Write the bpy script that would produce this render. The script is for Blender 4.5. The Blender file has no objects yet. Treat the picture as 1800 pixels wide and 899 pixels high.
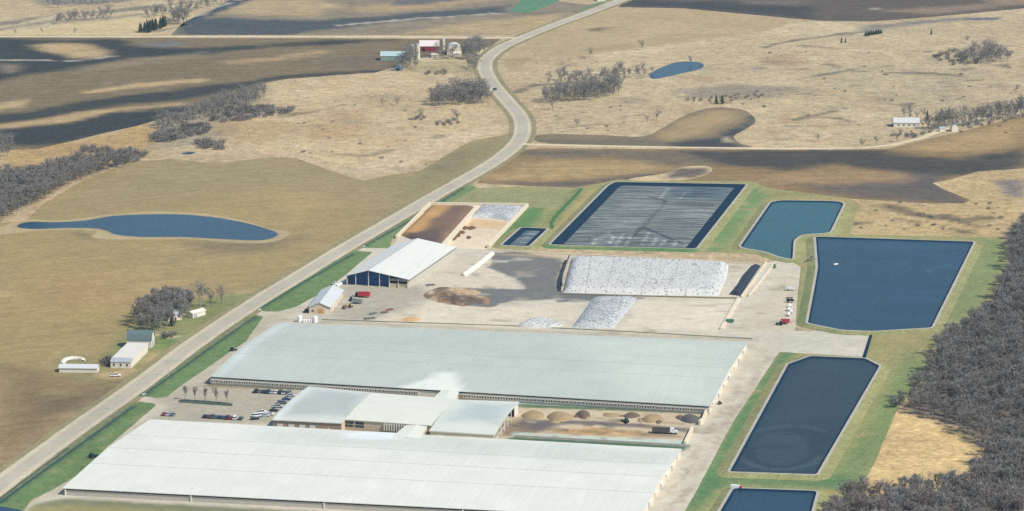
import bpy, bmesh, math, random
import numpy as np
from mathutils import Vector, Matrix
from mathutils.geometry import delaunay_2d_cdt
random.seed(7)
scene = bpy.context.scene
COL = scene.collection
R = math.radians

# ---------------------------------------------------------------- camera, light, exposure
CAM = Vector((0.0, -1700.0, 400.0))
PITCH = R(11.86)
FPX = 5570.0                       # focal length in photograph pixels (1800 wide)
cam_d = bpy.data.cameras.new("camera")
cam = bpy.data.objects.new("camera", cam_d)
COL.objects.link(cam)
cam.location = CAM
cam.rotation_euler = (R(90) - PITCH, 0, 0)
cam_d.sensor_width = 36.0
cam_d.lens = FPX / 1800 * 36.0
cam_d.clip_start = 5.0
cam_d.clip_end = 30000.0
scene.camera = cam

SUN_EL, SUN_BACK = R(47), R(32)
TO_SUN = Vector((math.cos(SUN_EL) * math.cos(SUN_BACK), -math.cos(SUN_EL) * math.sin(SUN_BACK), math.sin(SUN_EL)))
world = bpy.data.worlds.new("World")
scene.world = world
world.use_nodes = True
wnt = world.node_tree
sky = wnt.nodes.new("ShaderNodeTexSky")
sky.sky_type = 'NISHITA'
sky.sun_disc = False
sky.sun_elevation = SUN_EL
sky.sun_rotation = R(90) + SUN_BACK
sky.air_density = 1.0
sky.dust_density = 0.6
sky.ozone_density = 1.5
bg = wnt.nodes["Background"]
wnt.links.new(sky.outputs[0], bg.inputs[0])
bg.inputs[1].default_value = 0.11
sun_d = bpy.data.lights.new("sun", 'SUN')
sun_d.energy = 3.6
sun_d.angle = R(0.5)
sun_d.color = (1.0, 0.95, 0.86)
sun = bpy.data.objects.new("sun", sun_d)
COL.objects.link(sun)
sun.location = (600, -300, 900)
sun.rotation_euler = (-TO_SUN).to_track_quat('-Z', 'Y').to_euler()

scene.view_settings.view_transform = 'Standard'
scene.view_settings.look = 'None'
scene.view_settings.exposure = 0.60
scene.view_settings.gamma = 1.0
scene.view_settings.use_curve_mapping = False
scene.render.engine = 'CYCLES'
scene.cycles.max_bounces = 4
scene.cycles.diffuse_bounces = 2
scene.cycles.glossy_bounces = 2
scene.cycles.transmission_bounces = 2
scene.cycles.volume_bounces = 0
scene.cycles.transparent_max_bounces = 4
scene.cycles.use_denoising = False

# ---------------------------------------------------------------- pixel <-> ground
_cp, _sp = math.cos(PITCH), math.sin(PITCH)
def at(px, py, z=0.0):
    """the point at height z that the photograph shows at pixel (px, py)"""
    u, v = (px - 900) / FPX, (449.5 - py) / FPX
    d = Vector((u, _cp + v * _sp, -_sp + v * _cp))
    t = (z - CAM.z) / d.z
    return CAM + d * t
def at2(px, py, z=0.0):
    p = at(px, py, z)
    return (p.x, p.y)
def W(pts, z=0.0):
    return [at2(x, y, z) for x, y in pts]

# ---------------------------------------------------------------- colour
KA = 0.70
HAZE = 0.000032
def lin(c):
    c = c / 255.0
    return c / 12.92 if c <= 0.04045 else ((c + 0.055) / 1.055) ** 2.4
def C(r, g, b, k=None):
    k = KA if k is None else k
    return np.array([lin(r) * k, lin(g) * k, lin(b) * k])

# ---------------------------------------------------------------- noise
def _h(ix, iy, s):
    n = (ix * 374761393 + iy * 668265263 + s * 1442695041) & 0xFFFFFFFF
    n = ((n ^ (n >> 13)) * 1274126177) & 0xFFFFFFFF
    return ((n ^ (n >> 16)) & 0xFFFF) / 65535.0
def vnoise(x, y, s=0):
    ix, iy = np.floor(x).astype(np.int64), np.floor(y).astype(np.int64)
    fx, fy = x - ix, y - iy
    fx, fy = fx * fx * (3 - 2 * fx), fy * fy * (3 - 2 * fy)
    a, b = _h(ix, iy, s), _h(ix + 1, iy, s)
    c, d = _h(ix, iy + 1, s), _h(ix + 1, iy + 1, s)
    return (a + (b - a) * fx) * (1 - fy) + (c + (d - c) * fx) * fy
def fbm(x, y, s=0, o=4):
    v, a, t = 0, 0.5, 0
    for k in range(o):
        v = v + a * vnoise(x * 2 ** k, y * 2 ** k, s + k * 17); t += a; a *= 0.55
    return v / t - 0.5

# ---------------------------------------------------------------- polygons
def spline(pts, n=6, closed=True):
    out, m = [], len(pts)
    rng = range(m) if closed else range(m - 1)
    for i in rng:
        if closed:
            p0, p1, p2, p3 = pts[(i - 1) % m], pts[i], pts[(i + 1) % m], pts[(i + 2) % m]
        else:
            p0, p1, p2, p3 = pts[max(i - 1, 0)], pts[i], pts[i + 1], pts[min(i + 2, m - 1)]
        for k in range(n):
            t = k / n
            out.append(tuple(0.5 * (2 * p1[c] + (p2[c] - p0[c]) * t + (2 * p0[c] - 5 * p1[c] + 4 * p2[c] - p3[c]) * t * t
                                    + (3 * p1[c] - p0[c] - 3 * p2[c] + p3[c]) * t ** 3) for c in (0, 1)))
    if not closed:
        out.append(tuple(pts[-1]))
    return out
def area(p):
    return 0.5 * sum(p[i][0] * p[(i + 1) % len(p)][1] - p[(i + 1) % len(p)][0] * p[i][1] for i in range(len(p)))
def offset(p, d):
    """grow (d > 0) a polygon outward, mitred"""
    if area(p) < 0:
        p = p[::-1]
    n, out = len(p), []
    for i in range(n):
        a, b, c = Vector(p[i - 1]), Vector(p[i]), Vector(p[(i + 1) % n])
        e1, e2 = (b - a).normalized(), (c - b).normalized()
        n1, n2 = Vector((e1.y, -e1.x)), Vector((e2.y, -e2.x))
        m = n1 + n2
        if m.length < 1e-6:
            m = n1
        m.normalize()
        q = b + m * (d / max(0.5, m.dot(n1)))
        out.append((q.x, q.y))
    return out
def seg_dist(X, Y, a, b):
    ax, ay = a; bx, by = b
    dx, dy = bx - ax, by - ay
    L = dx * dx + dy * dy + 1e-12
    t = np.clip(((X - ax) * dx + (Y - ay) * dy) / L, 0, 1)
    return np.hypot(X - ax - t * dx, Y - ay - t * dy)
def inside(X, Y, p):
    r = np.zeros(X.shape, bool)
    j = len(p) - 1
    for i in range(len(p)):
        xi, yi = p[i]; xj, yj = p[j]
        if yi != yj:
            c = ((yi > Y) != (yj > Y)) & (X < (xj - xi) * (Y - yi) / (yj - yi) + xi)
            r ^= c
        j = i
    return r
def sdf(X, Y, p):
    d = np.full(X.shape, 1e9)
    for i in range(len(p)):
        d = np.minimum(d, seg_dist(X, Y, p[i - 1], p[i]))
    return np.where(inside(X, Y, p), -d, d)

# ---------------------------------------------------------------- soil and turf colours: real patches of the ground
PAINT = {}
def paint(layer, kind, col, pts, soft=10, alpha=1.0, wob=0.0, width=3.0, z=0.0):
    if layer in ('ground', 'field2', 'field4', 'field5', 'field6', 'field7', 'field8'):
        soft, wob = soft * .62, wob * 1.5
    PAINT.setdefault(layer, []).append((kind, col, W(pts, z), soft, alpha, wob, width))
def colours(layer, base, X, Y, var=0.10):
    out = np.tile(np.asarray(base, float), (len(X), 1))
    for k, (kind, col, p, soft, al, wob, width) in enumerate(PAINT.get(layer, [])):
        xs, ys = [q[0] for q in p], [q[1] for q in p]
        m = soft * 2 + abs(wob) * 1.5 + width + 5
        sel = np.nonzero((X > min(xs) - m) & (X < max(xs) + m) & (Y > min(ys) - m) & (Y < max(ys) + m))[0]
        if not len(sel):
            continue
        x, y = X[sel], Y[sel]
        if kind == 'poly':
            d = sdf(x, y, p)
        else:
            d = np.full(x.shape, 1e9)
            for i in range(len(p) - 1):
                d = np.minimum(d, seg_dist(x, y, p[i], p[i + 1]))
            d = d - width / 2
        if wob:
            d = d + wob * 2 * fbm(x / (wob * 2.2 + 8), y / (wob * 2.2 + 8), k + 3)
        f = np.clip(0.5 - d / (2 * soft), 0, 1)
        f = (f * f * (3 - 2 * f) * al)[:, None]
        out[sel] = out[sel] * (1 - f) + np.asarray(col)[None, :] * f
    v = 1 + var * 2 * fbm(X / 45.0, Y / 45.0, 91) + var * 2.2 * fbm(X / 14.0, Y / 14.0, 55)
    return np.clip(out * v[:, None], 0.004, 0.9)

# ---------------------------------------------------------------- materials
MATS = {}
def mat_new(name):
    m = bpy.data.materials.new(name); m.use_nodes = True
    nt = m.node_tree
    return m, nt, nt.nodes["Principled BSDF"]
def _noise(nt, scale, detail=3.0, rough=0.55, vec=None):
    n = nt.nodes.new("ShaderNodeTexNoise")
    n.inputs["Scale"].default_value = scale; n.inputs["Detail"].default_value = detail
    n.inputs["Roughness"].default_value = rough
    if vec is not None:
        nt.links.new(vec, n.inputs["Vector"])
    return n.outputs["Fac"]
def _math(nt, op, a, b):
    n = nt.nodes.new("ShaderNodeMath"); n.operation = op
    for i, v in enumerate((a, b)):
        if hasattr(v, "is_output"):
            nt.links.new(v, n.inputs[i])
        else:
            n.inputs[i].default_value = v
    return n.outputs[0]
def _pos(nt):
    return nt.nodes.new("ShaderNodeNewGeometry").outputs["Position"]
def _mapped(nt, vec, rot, scale):
    n = nt.nodes.new("ShaderNodeMapping"); n.vector_type = 'TEXTURE'
    n.inputs["Rotation"].default_value = (0, 0, rot); n.inputs["Scale"].default_value = scale
    nt.links.new(vec, n.inputs["Vector"])
    return n.outputs[0]
def _scale_col(nt, col, fac):
    n = nt.nodes.new("ShaderNodeVectorMath"); n.operation = 'SCALE'
    nt.links.new(col, n.inputs[0]); nt.links.new(fac, n.inputs["Scale"])
    return n.outputs[0]
def land_mat(name, grain=0.35, grain_size=1.6, clump=0.25, clump_size=9.0, rows=0.0, row_dir=0.0, row_w=2.5, row_len=60.0, rough=0.95, speck=0.0):
    """colour attribute of the patch times procedural grain, clumps and tillage rows"""
    m, nt, b = mat_new(name)
    a = nt.nodes.new("ShaderNodeAttribute"); a.attribute_name = "col"
    pos = _pos(nt)
    f = _math(nt, 'MULTIPLY_ADD', _noise(nt, 1 / grain_size, 2.0, 0.6, pos), grain * 2)
    f.node.inputs[2].default_value = 1 - grain
    g = _math(nt, 'MULTIPLY_ADD', _noise(nt, 1 / clump_size, 4.0, 0.6, pos), clump * 2)
    g.node.inputs[2].default_value = 1 - clump
    f = _math(nt, 'MULTIPLY', f, g)
    if rows:
        r = _noise(nt, 1.0, 2.0, 0.6, _mapped(nt, pos, row_dir, (row_len, row_w, 50)))
        h = _math(nt, 'MULTIPLY_ADD', r, rows * 2)
        h.node.inputs[2].default_value = 1 - rows
        f = _math(nt, 'MULTIPLY', f, h)
    if speck:
        s = _noise(nt, 0.45, 3.0, 0.7, pos)
        s = _math(nt, 'MULTIPLY', _math(nt, 'GREATER_THAN', s, 0.62), speck)
        f = _math(nt, 'MULTIPLY', f, _math(nt, 'SUBTRACT', 1.0, s))
    nt.links.new(_scale_col(nt, a.outputs["Color"], f), b.inputs["Base Color"])
    b.inputs["Roughness"].default_value = rough
    b.inputs["Specular IOR Level"].default_value = 0.15
    return m
def plain_mat(name, col, rough=0.7, var=0.12, size=2.0, metal=0.0, spec=0.3, streak=None):
    if name in MATS:
        return MATS[name]
    m, nt, b = mat_new(name)
    rgb = nt.nodes.new("ShaderNodeRGB"); rgb.outputs[0].default_value = (*[float(v) for v in col], 1)
    pos = _pos(nt)
    if streak:
        pos = _mapped(nt, pos, streak[0], (streak[1], streak[2], 50))
        size = 1.0
    f = _math(nt, 'MULTIPLY_ADD', _noise(nt, 1 / size, 4.0, 0.6, pos), var * 2)
    f.node.inputs[2].default_value = 1 - var
    nt.links.new(_scale_col(nt, rgb.outputs[0], f), b.inputs["Base Color"])
    b.inputs["Roughness"].default_value = rough
    b.inputs["Metallic"].default_value = metal
    b.inputs["Specular IOR Level"].default_value = spec
    MATS[name] = m
    return m
def attr_mat(name, rough=0.6, var=0.1, size=3.0, spec=0.3, streak=None, metal=0.0):
    m, nt, b = mat_new(name)
    a = nt.nodes.new("ShaderNodeAttribute"); a.attribute_name = "col"
    pos = _pos(nt)
    f = _math(nt, 'MULTIPLY_ADD', _noise(nt, 1 / size, 4.0, 0.6, pos), var * 2)
    f.node.inputs[2].default_value = 1 - var
    if streak:
        r = _noise(nt, 1.0, 3.0, 0.6, _mapped(nt, pos, streak[0], (streak[1], streak[2], 50)))
        g = _math(nt, 'MULTIPLY_ADD', r, streak[3] * 2); g.node.inputs[2].default_value = 1 - streak[3]
        f = _math(nt, 'MULTIPLY', f, g)
    nt.links.new(_scale_col(nt, a.outputs["Color"], f), b.inputs["Base Color"])
    b.inputs["Roughness"].default_value = rough
    b.inputs["Specular IOR Level"].default_value = spec
    b.inputs["Metallic"].default_value = metal
    return m

# ---------------------------------------------------------------- object helpers
def tag(o, label=None, cat=None, group=None, kind=None):
    if label: o["label"] = label
    if cat: o["category"] = cat
    if group: o["group"] = group
    if kind: o["kind"] = kind
    return o
def empty(name, loc, label=None, cat=None, group=None, rz=0.0):
    o = bpy.data.objects.new(name, None)
    COL.objects.link(o)
    o.location = loc; o.rotation_euler = (0, 0, rz)
    o.empty_display_size = 0.5
    return tag(o, label, cat, group)
def link_mesh(name, verts, faces, mats, parent=None, fm=None, smooth=False, cols=None):
    me = bpy.data.meshes.new(name)
    me.from_pydata([tuple(v) for v in verts], [], faces)
    for m in (mats if isinstance(mats, (list, tuple)) else [mats]):
        me.materials.append(m)
    if fm is not None:
        me.polygons.foreach_set("material_index", fm)
    if smooth:
        me.polygons.foreach_set("use_smooth", [True] * len(me.polygons))
    if cols is not None:
        a = me.attributes.new("col", 'FLOAT_COLOR', 'POINT')
        c = np.ones((len(me.vertices), 4), np.float32); c[:, :3] = cols
        a.data.foreach_set("color", c.ravel())
    me.update()
    o = bpy.data.objects.new(name, me)
    COL.objects.link(o)
    if parent is not None:
        o.parent = parent
    return o
def resample(p, step, closed=True):
    out, n = [], len(p)
    for i in range(n if closed else n - 1):
        a, b = p[i], p[(i + 1) % n]
        L = math.hypot(b[0] - a[0], b[1] - a[1])
        k = max(1, int(L / step))
        for j in range(k):
            t = j / k
            out.append((a[0] + (b[0] - a[0]) * t, a[1] + (b[1] - a[1]) * t))
    if not closed:
        out.append(tuple(p[-1]))
    return out
def fill(poly, res, jit=0.25, zf=None):
    """triangulate a polygon with interior points every res metres"""
    poly = resample(poly, res)
    xs, ys = [p[0] for p in poly], [p[1] for p in poly]
    gx, gy = np.meshgrid(np.arange(min(xs), max(xs), res), np.arange(min(ys), max(ys), res))
    rs = np.random.RandomState(5)
    gx = gx.ravel() + rs.uniform(-jit, jit, gx.size) * res
    gy = gy.ravel() + rs.uniform(-jit, jit, gy.size) * res
    d = sdf(gx, gy, poly)
    k = d < -0.45 * res
    pts = [Vector(p) for p in poly] + [Vector((float(a), float(b))) for a, b in zip(gx[k], gy[k])]
    n = len(poly)
    r = delaunay_2d_cdt(pts, [], [list(range(n))], 1, 1e-3)
    v = [(p.x, p.y) for p in r[0]]
    f = []
    for t in r[2]:
        t = list(t)
        s = sum(v[t[i]][0] * v[t[(i + 1) % len(t)]][1] - v[t[(i + 1) % len(t)]][0] * v[t[i]][1] for i in range(len(t)))
        f.append(t if s > 0 else t[::-1])
    return v, f
def sheet(name, poly, z, layer, base, mat, res=8.0, kind='structure', var=0.10, edge=0.0):
    """a ground sheet; poly in world metres"""
    if edge:
        poly = resample(poly, 6.0)
        X, Y = np.array([p[0] for p in poly]), np.array([p[1] for p in poly])
        poly = list(zip((X + edge * 2 * fbm(X / 25, Y / 25, 21)).tolist(), (Y + edge * 4 * fbm(X / 25, Y / 25, 22)).tolist()))
    v, f = fill(poly, res)
    X, Y = np.array([p[0] for p in v]), np.array([p[1] for p in v])
    o = link_mesh(name, [(a, b, z) for a, b in v], f, mat, cols=colours(layer, base, X, Y, var))
    if kind:
        o["kind"] = kind
    return o
def ribbon(name, pts, width, z, mat, layer=None, base=None, kind='structure', step=6.0, edge=0.0):
    """a road or path along a world polyline; width may vary along it"""
    pts = resample(pts, step, closed=False)
    n = len(pts); vs = []
    cols = 4
    for i, p in enumerate(pts):
        a, b = Vector(pts[max(i - 1, 0)]), Vector(pts[min(i + 1, n - 1)])
        t = (b - a).normalized(); nr = Vector((-t.y, t.x))
        w = width(i / (n - 1)) if callable(width) else width
        for k in range(cols + 1):
            e = (k / cols - 0.5) * w
            if edge and k in (0, cols):
                e += float(edge * 2 * fbm(np.array([p[0] / 7.0]), np.array([p[1] / 7.0]), 5 + k)[0])
            q = Vector(p) + nr * e
            vs.append((q.x, q.y, z))
    fs = []
    for i in range(n - 1):
        for k in range(cols):
            a = i * (cols + 1) + k
            fs.append((a, a + cols + 1, a + cols + 2, a + 1)[::-1])
    c = None
    if layer:
        X, Y = np.array([v[0] for v in vs]), np.array([v[1] for v in vs])
        c = colours(layer, base, X, Y)
    o = link_mesh(name, vs, fs, mat, cols=c)
    if kind:
        o["kind"] = kind
    return o
class MB:
    """collects shapes in a local frame, then links them as one mesh"""
    def __init__(s):
        s.v, s.f, s.m = [], [], []
    def add(s, verts, faces, mi=0):
        o = len(s.v)
        s.v += [tuple(p) for p in verts]
        s.f += [tuple(o + i for i in f) for f in faces]
        s.m += [mi] * len(faces)
    def quad(s, a, b, c, d, mi=0):
        s.add([a, b, c, d], [(0, 1, 2, 3)], mi)
    def box(s, x0, x1, y0, y1, z0, z1, mi=0, taper=0.0):
        t = taper
        v = [(x0, y0, z0), (x1, y0, z0), (x1, y1, z0), (x0, y1, z0),
             (x0 + t, y0 + t, z1), (x1 - t, y0 + t, z1), (x1 - t, y1 - t, z1), (x0 + t, y1 - t, z1)]
        s.add(v, [(3, 2, 1, 0), (4, 5, 6, 7), (0, 1, 5, 4), (1, 2, 6, 5), (2, 3, 7, 6), (3, 0, 4, 7)], mi)
    def cyl(s, c, r, h, n=12, axis='z', mi=0, r2=None, cap=True):
        r2 = r if r2 is None else r2
        v = []
        for k in range(n):
            a = 2 * math.pi * k / n
            ca, sa = math.cos(a), math.sin(a)
            for (rr, hh) in ((r, 0), (r2, h)):
                if axis == 'z': v.append((c[0] + rr * ca, c[1] + rr * sa, c[2] + hh))
                elif axis == 'x': v.append((c[0] + hh, c[1] + rr * ca, c[2] + rr * sa))
                else: v.append((c[0] + rr * sa, c[1] + hh, c[2] + rr * ca))
        f = [(2 * k, 2 * ((k + 1) % n), 2 * ((k + 1) % n) + 1, 2 * k + 1) for k in range(n)]
        if cap:
            f.append(tuple(2 * k for k in range(n))[::-1]); f.append(tuple(2 * k + 1 for k in range(n)))
        s.add(v, f, mi)
    def lathe(s, c, prof, n=14, mi=0):
        v, f = [], []
        for (r, z) in prof:
            for k in range(n):
                a = 2 * math.pi * k / n
                v.append((c[0] + r * math.cos(a), c[1] + r * math.sin(a), c[2] + z))
        for i in range(len(prof) - 1):
            for k in range(n):
                f.append((i * n + k, i * n + (k + 1) % n, (i + 1) * n + (k + 1) % n, (i + 1) * n + k))
        f.append(tuple(range(n))[::-1]); f.append(tuple((len(prof) - 1) * n + k for k in range(n)))
        s.add(v, f, mi)
    def tube(s, a, b, r0, r1, n=5, mi=0):
        a, b = Vector(a), Vector(b)
        d = (b - a)
        if d.length < 1e-6: return
        d.normalize()
        u = d.orthogonal().normalized(); w = d.cross(u)
        v = []
        for (p, r) in ((a, r0), (b, r1)):
            for k in range(n):
                t = 2 * math.pi * k / n
                v.append(p + u * (r * math.cos(t)) + w * (r * math.sin(t)))
        s.add(v, [(k, (k + 1) % n, n + (k + 1) % n, n + k) for k in range(n)], mi)
    def prism(s, prof, x0, x1, mi=0, caps=True, cap_mi=None):
        """prof: list of (y, z), swept along x"""
        n = len(prof)
        v = [(x0, y, z) for y, z in prof] + [(x1, y, z) for y, z in prof]
        f = [(i, (i + 1) % n, n + (i + 1) % n, n + i) for i in range(n)]
        s.add(v, f, mi)
        if caps:
            s.add(v, [tuple(range(n))[::-1], tuple(range(n, 2 * n))], mi if cap_mi is None else cap_mi)
    def build(s, name, mats, parent=None, smooth=False, fix=True):
        o = link_mesh(name, s.v, s.f, mats, parent, s.m, smooth)
        if fix:
            bm = bmesh.new(); bm.from_mesh(o.data)
            bmesh.ops.recalc_face_normals(bm, faces=bm.faces)
            bm.to_mesh(o.data); bm.free()
        return o
def copy_thing(o, loc, rz, label=None, group=None, scale=None, cat=None):
    c = o.copy(); COL.objects.link(c)
    c.location = loc; c.rotation_euler = (0, 0, rz)
    if scale is not None: c.scale = scale
    if label: c["label"] = label
    if group: c["group"] = group
    if cat: c["category"] = cat
    for ch in list(o.children):
        d = ch.copy(); COL.objects.link(d); d.parent = c
        for g in list(ch.children):
            e = g.copy(); COL.objects.link(e); e.parent = d
    return c
# ================================================================ GROUND
TAN = C(190, 168, 130)
DARK = C(58, 60, 57)
BRN = C(122, 108, 92)
# --- open prairie and everything not under a sheet
P = lambda *a, **k: paint('ground', *a, **k)
# far top left
P('poly', C(196, 178, 140), [(0, 34), (120, 24), (300, 0), (420, 0), (300, 22), (180, 42), (0, 58)], 15, 1, 6)
P('poly', C(122, 120, 112), [(70, 0), (230, 0), (175, 6), (80, 10)], 14, .9, 10)
P('line', C(112, 104, 98), [(0, 44), (60, 33), (110, 24), (200, 21), (260, 12), (330, 5)], 12, .75, 8, width=14)
P('line', C(120, 114, 108), [(0, 52), (40, 46), (100, 36), (190, 33), (240, 26)], 12, .6, 8, width=10)
# left brushland between the dark field and the wood
P('poly', C(182, 152, 100), [(0, 265), (130, 250), (250, 218), (300, 235), (250, 275), (150, 305), (40, 330), (0, 330)], 15, .9, 8)
P('poly', C(150, 140, 118), [(265, 205), (330, 190), (450, 150), (480, 170), (520, 195), (430, 235), (330, 262), (265, 262)], 16, .65, 14)
P('poly', C(150, 124, 86), [(0, 325), (60, 300), (150, 285), (230, 270), (150, 310), (60, 355), (0, 385)], 8, .8, 5)
# middle prairie left of the road
P('poly', C(200, 176, 134), [(450, 150), (620, 133), (700, 125), (760, 130), (850, 190), (880, 240), (770, 270), (690, 300), (640, 315), (530, 285), (420, 240)], 20, .8, 12)
P('poly', C(178, 148, 106), [(560, 200), (640, 190), (650, 215), (600, 245), (540, 240)], 25, .8, 12)
P('poly', C(184, 154, 108), [(360, 215), (440, 200), (520, 222), (470, 252), (380, 245)], 20, .6, 12)
P('poly', C(172, 150, 112), [(600, 165), (700, 160), (740, 180), (650, 190)], 20, .5, 14)
P('poly', C(206, 184, 146), [(690, 270), (780, 235), (880, 222), (870, 235), (800, 250), (760, 285), (650, 312), (600, 300)], 14, .7, 8)
P('line', C(140, 122, 92), [(500, 205), (560, 195), (600, 185)], 6, .8, 5, width=5)
P('line', C(128, 116, 92), [(590, 270), (640, 275), (700, 262), (740, 250)], 5, .6, 6, width=6)
P('line', C(132, 122, 104), [(760, 243), (790, 235), (810, 230)], 6, .7, 4, width=6)
# right prairie
P('poly', C(194, 174, 136), [(930, 135), (1100, 100), (1350, 60), (1520, 45), (1800, 20), (1800, 200), (1560, 250), (1330, 255), (1330, 200), (1200, 185), (1000, 235)], 20, .8, 10)
P('poly', C(178, 162, 128), [(1400, 120), (1700, 115), (1720, 170), (1560, 210), (1420, 190)], 40, .55, 20)
P('poly', C(205, 186, 148), [(1360, 45), (1440, 38), (1530, 50), (1460, 62), (1340, 62)], 12, .8, 6)
P('poly', C(204, 184, 145), [(1000, 110), (1080, 90), (1300, 68), (1200, 82), (1090, 105)], 12, .7, 6)
P('poly', C(204, 182, 140), [(1310, 195), (1400, 165), (1420, 175), (1340, 210), (1345, 235), (1330, 252), (1300, 250), (1325, 225)], 10, .7, 4)
P('poly', C(122, 116, 108), [(1190, 160), (1290, 150), (1380, 155), (1370, 168), (1310, 178), (1200, 172)], 18, .6, 14)
P('poly', C(158, 132, 102), [(1340, 100), (1400, 95), (1410, 112), (1350, 115)], 18, .6, 10)
P('poly', C(168, 138, 98), [(1360, 205), (1410, 198), (1400, 215), (1355, 220)], 14, .6, 8)
P('poly', C(160, 140, 112), [(1530, 172), (1570, 170), (1575, 183), (1530, 184)], 12, .5, 8)
P('poly', C(118, 116, 112), [(1510, 45), (1560, 42), (1700, 30), (1720, 33), (1600, 44), (1545, 56), (1500, 62)], 14, .75, 8)
P('poly', C(88, 98, 108), [(1700, 32), (1755, 31), (1755, 36), (1700, 36)], 8, .8, 3)
for ln in ([(1320, 120), (1400, 122), (1480, 125), (1560, 128), (1640, 130), (1700, 135)], [(1360, 78), (1420, 68), (1480, 60), (1530, 55)],
           [(1320, 96), (1345, 85), (1360, 77), (1400, 80), (1500, 88)], [(1390, 145), (1440, 133), (1500, 122), (1560, 116)],
           [(1440, 207), (1470, 208), (1500, 214)], [(1460, 190), (1492, 191)], [(1750, 80), (1800, 82)], [(1760, 115), (1800, 130)],
           [(900, 165), (940, 150), (1010, 146)], [(1470, 195), (1440, 202), (1400, 210)]):
    P('line', C(104, 98, 86), ln, 3, .75, 6, width=4)
for ln in ([(1450, 84), (1500, 65), (1520, 58), (1580, 56), (1640, 62)], [(1480, 88), (1560, 92), (1575, 102), (1610, 117), (1650, 120), (1800, 100)],
           [(1000, 130), (1060, 128), (1120, 140), (1300, 145)]):
    P('line', C(212, 194, 158), ln, 5, .7, 4, width=5)
# rough wetland below the dark field on the right
P('poly', C(190, 164, 116), [(1490, 350), (1640, 362), (1640, 320), (1700, 312), (1800, 290), (1800, 395), (1765, 420), (1490, 415)], 12, .9, 8)
for ln in ([(1530, 360), (1600, 378), (1650, 380), (1720, 400)], [(1500, 395), (1580, 385), (1640, 395), (1700, 408)], [(1560, 360), (1640, 385), (1740, 385)]):
    P('line', C(112, 98, 76), ln, 4, .85, 8, width=6)
P('poly', C(128, 118, 112), [(1745, 318), (1800, 314), (1800, 348), (1770, 345)], 8, .9, 4)
# woodland floor and the strip before it
P('poly', C(122, 108, 96), [(1800, 380), (1765, 410), (1770, 480), (1725, 545), (1640, 600), (1590, 700), (1580, 716), (1720, 770), (1715, 840), (1690, 872), (1500, 885), (1450, 930), (1900, 960), (1900, 380)], 6, 1, 4)
P('poly', C(206, 172, 118), [(1760, 468), (1772, 480), (1750, 530), (1718, 562), (1716, 550), (1740, 510)], 5, 1, 3)
P('poly', C(208, 180, 130), [(1640, 600), (1652, 606), (1625, 690), (1595, 712), (1575, 716), (1590, 690)], 5, 1, 3)
P('poly', C(214, 184, 128), [(1568, 722), (1600, 728), (1690, 762), (1722, 785), (1716, 812), (1700, 850), (1640, 862), (1508, 868), (1520, 830)], 5, 1, 3)
# far farm, homestead
P('poly', C(176, 160, 120), [(690, 95), (740, 90), (850, 95), (845, 130), (760, 128), (700, 124)], 12, .8, 6)
P('poly', C(214, 200, 178), [(735, 88), (755, 92), (760, 103), (735, 106)], 5, .9, 2)

rp = random.Random(31)
for k in range(120):
    x, y = rp.uniform(480, 1800), rp.uniform(90, 300)
    w_, h_ = rp.uniform(15, 70), rp.uniform(2, 8)
    P('poly', C(*((174, 144, 104), (208, 188, 150), (150, 138, 114), (190, 160, 116), (162, 150, 128))[k % 5]), [(x, y), (x + w_ * .5, y - h_ * .3), (x + w_, y + h_ * .4), (x + w_ * .5, y + h_)], 12, .5, 12)
for k in range(60):
    x, y = rp.uniform(940, 1780), rp.uniform(85, 250); l = rp.uniform(10, 50)
    P('line', C(122, 110, 88), [(x, y), (x + l * .5, y + rp.uniform(-3, 3)), (x + l, y + rp.uniform(-4, 4))], 2.5, .7, 4, width=3)
xs = np.concatenate([np.linspace(-9000, -700, 14)[:-1], np.arange(-700, 700, 4.5), np.linspace(700, 9000, 14)])
ys = np.concatenate([np.linspace(-3500, -420, 8)[:-1], np.arange(-420, 1700, 6.5), np.linspace(1700, 12000, 16)])
GX, GY = np.meshgrid(xs, ys)
nx, ny = len(xs), len(ys)
gv = np.stack([GX.ravel(), GY.ravel(), np.zeros(nx * ny)], 1)
gf = [(j * nx + i, j * nx + i + 1, (j + 1) * nx + i + 1, (j + 1) * nx + i) for j in range(ny - 1) for i in range(nx - 1)]
M_prairie = land_mat("dry_prairie", .6, 2.8, .6, 8, speck=.3)
g = link_mesh("ground", gv, gf, M_prairie, cols=colours('ground', TAN, GX.ravel(), GY.ravel(), .14))
g["kind"] = 'structure'

M_till = land_mat("tilled_soil", .34, 2.6, .30, 8, rows=.2, row_dir=R(28), row_w=4, row_len=90)
M_stub = land_mat("stubble", .34, 3.2, .34, 9, rows=.2, row_dir=R(8), row_w=5, row_len=120)
M_soil = land_mat("bare_soil", .36, 3.4, .42, 11, rows=.28, row_dir=R(6), row_w=7, row_len=160)
M_turf = land_mat("turf", .42, 1.5, .34, 6, rows=.16, row_dir=R(70), row_w=2, row_len=40)

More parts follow.
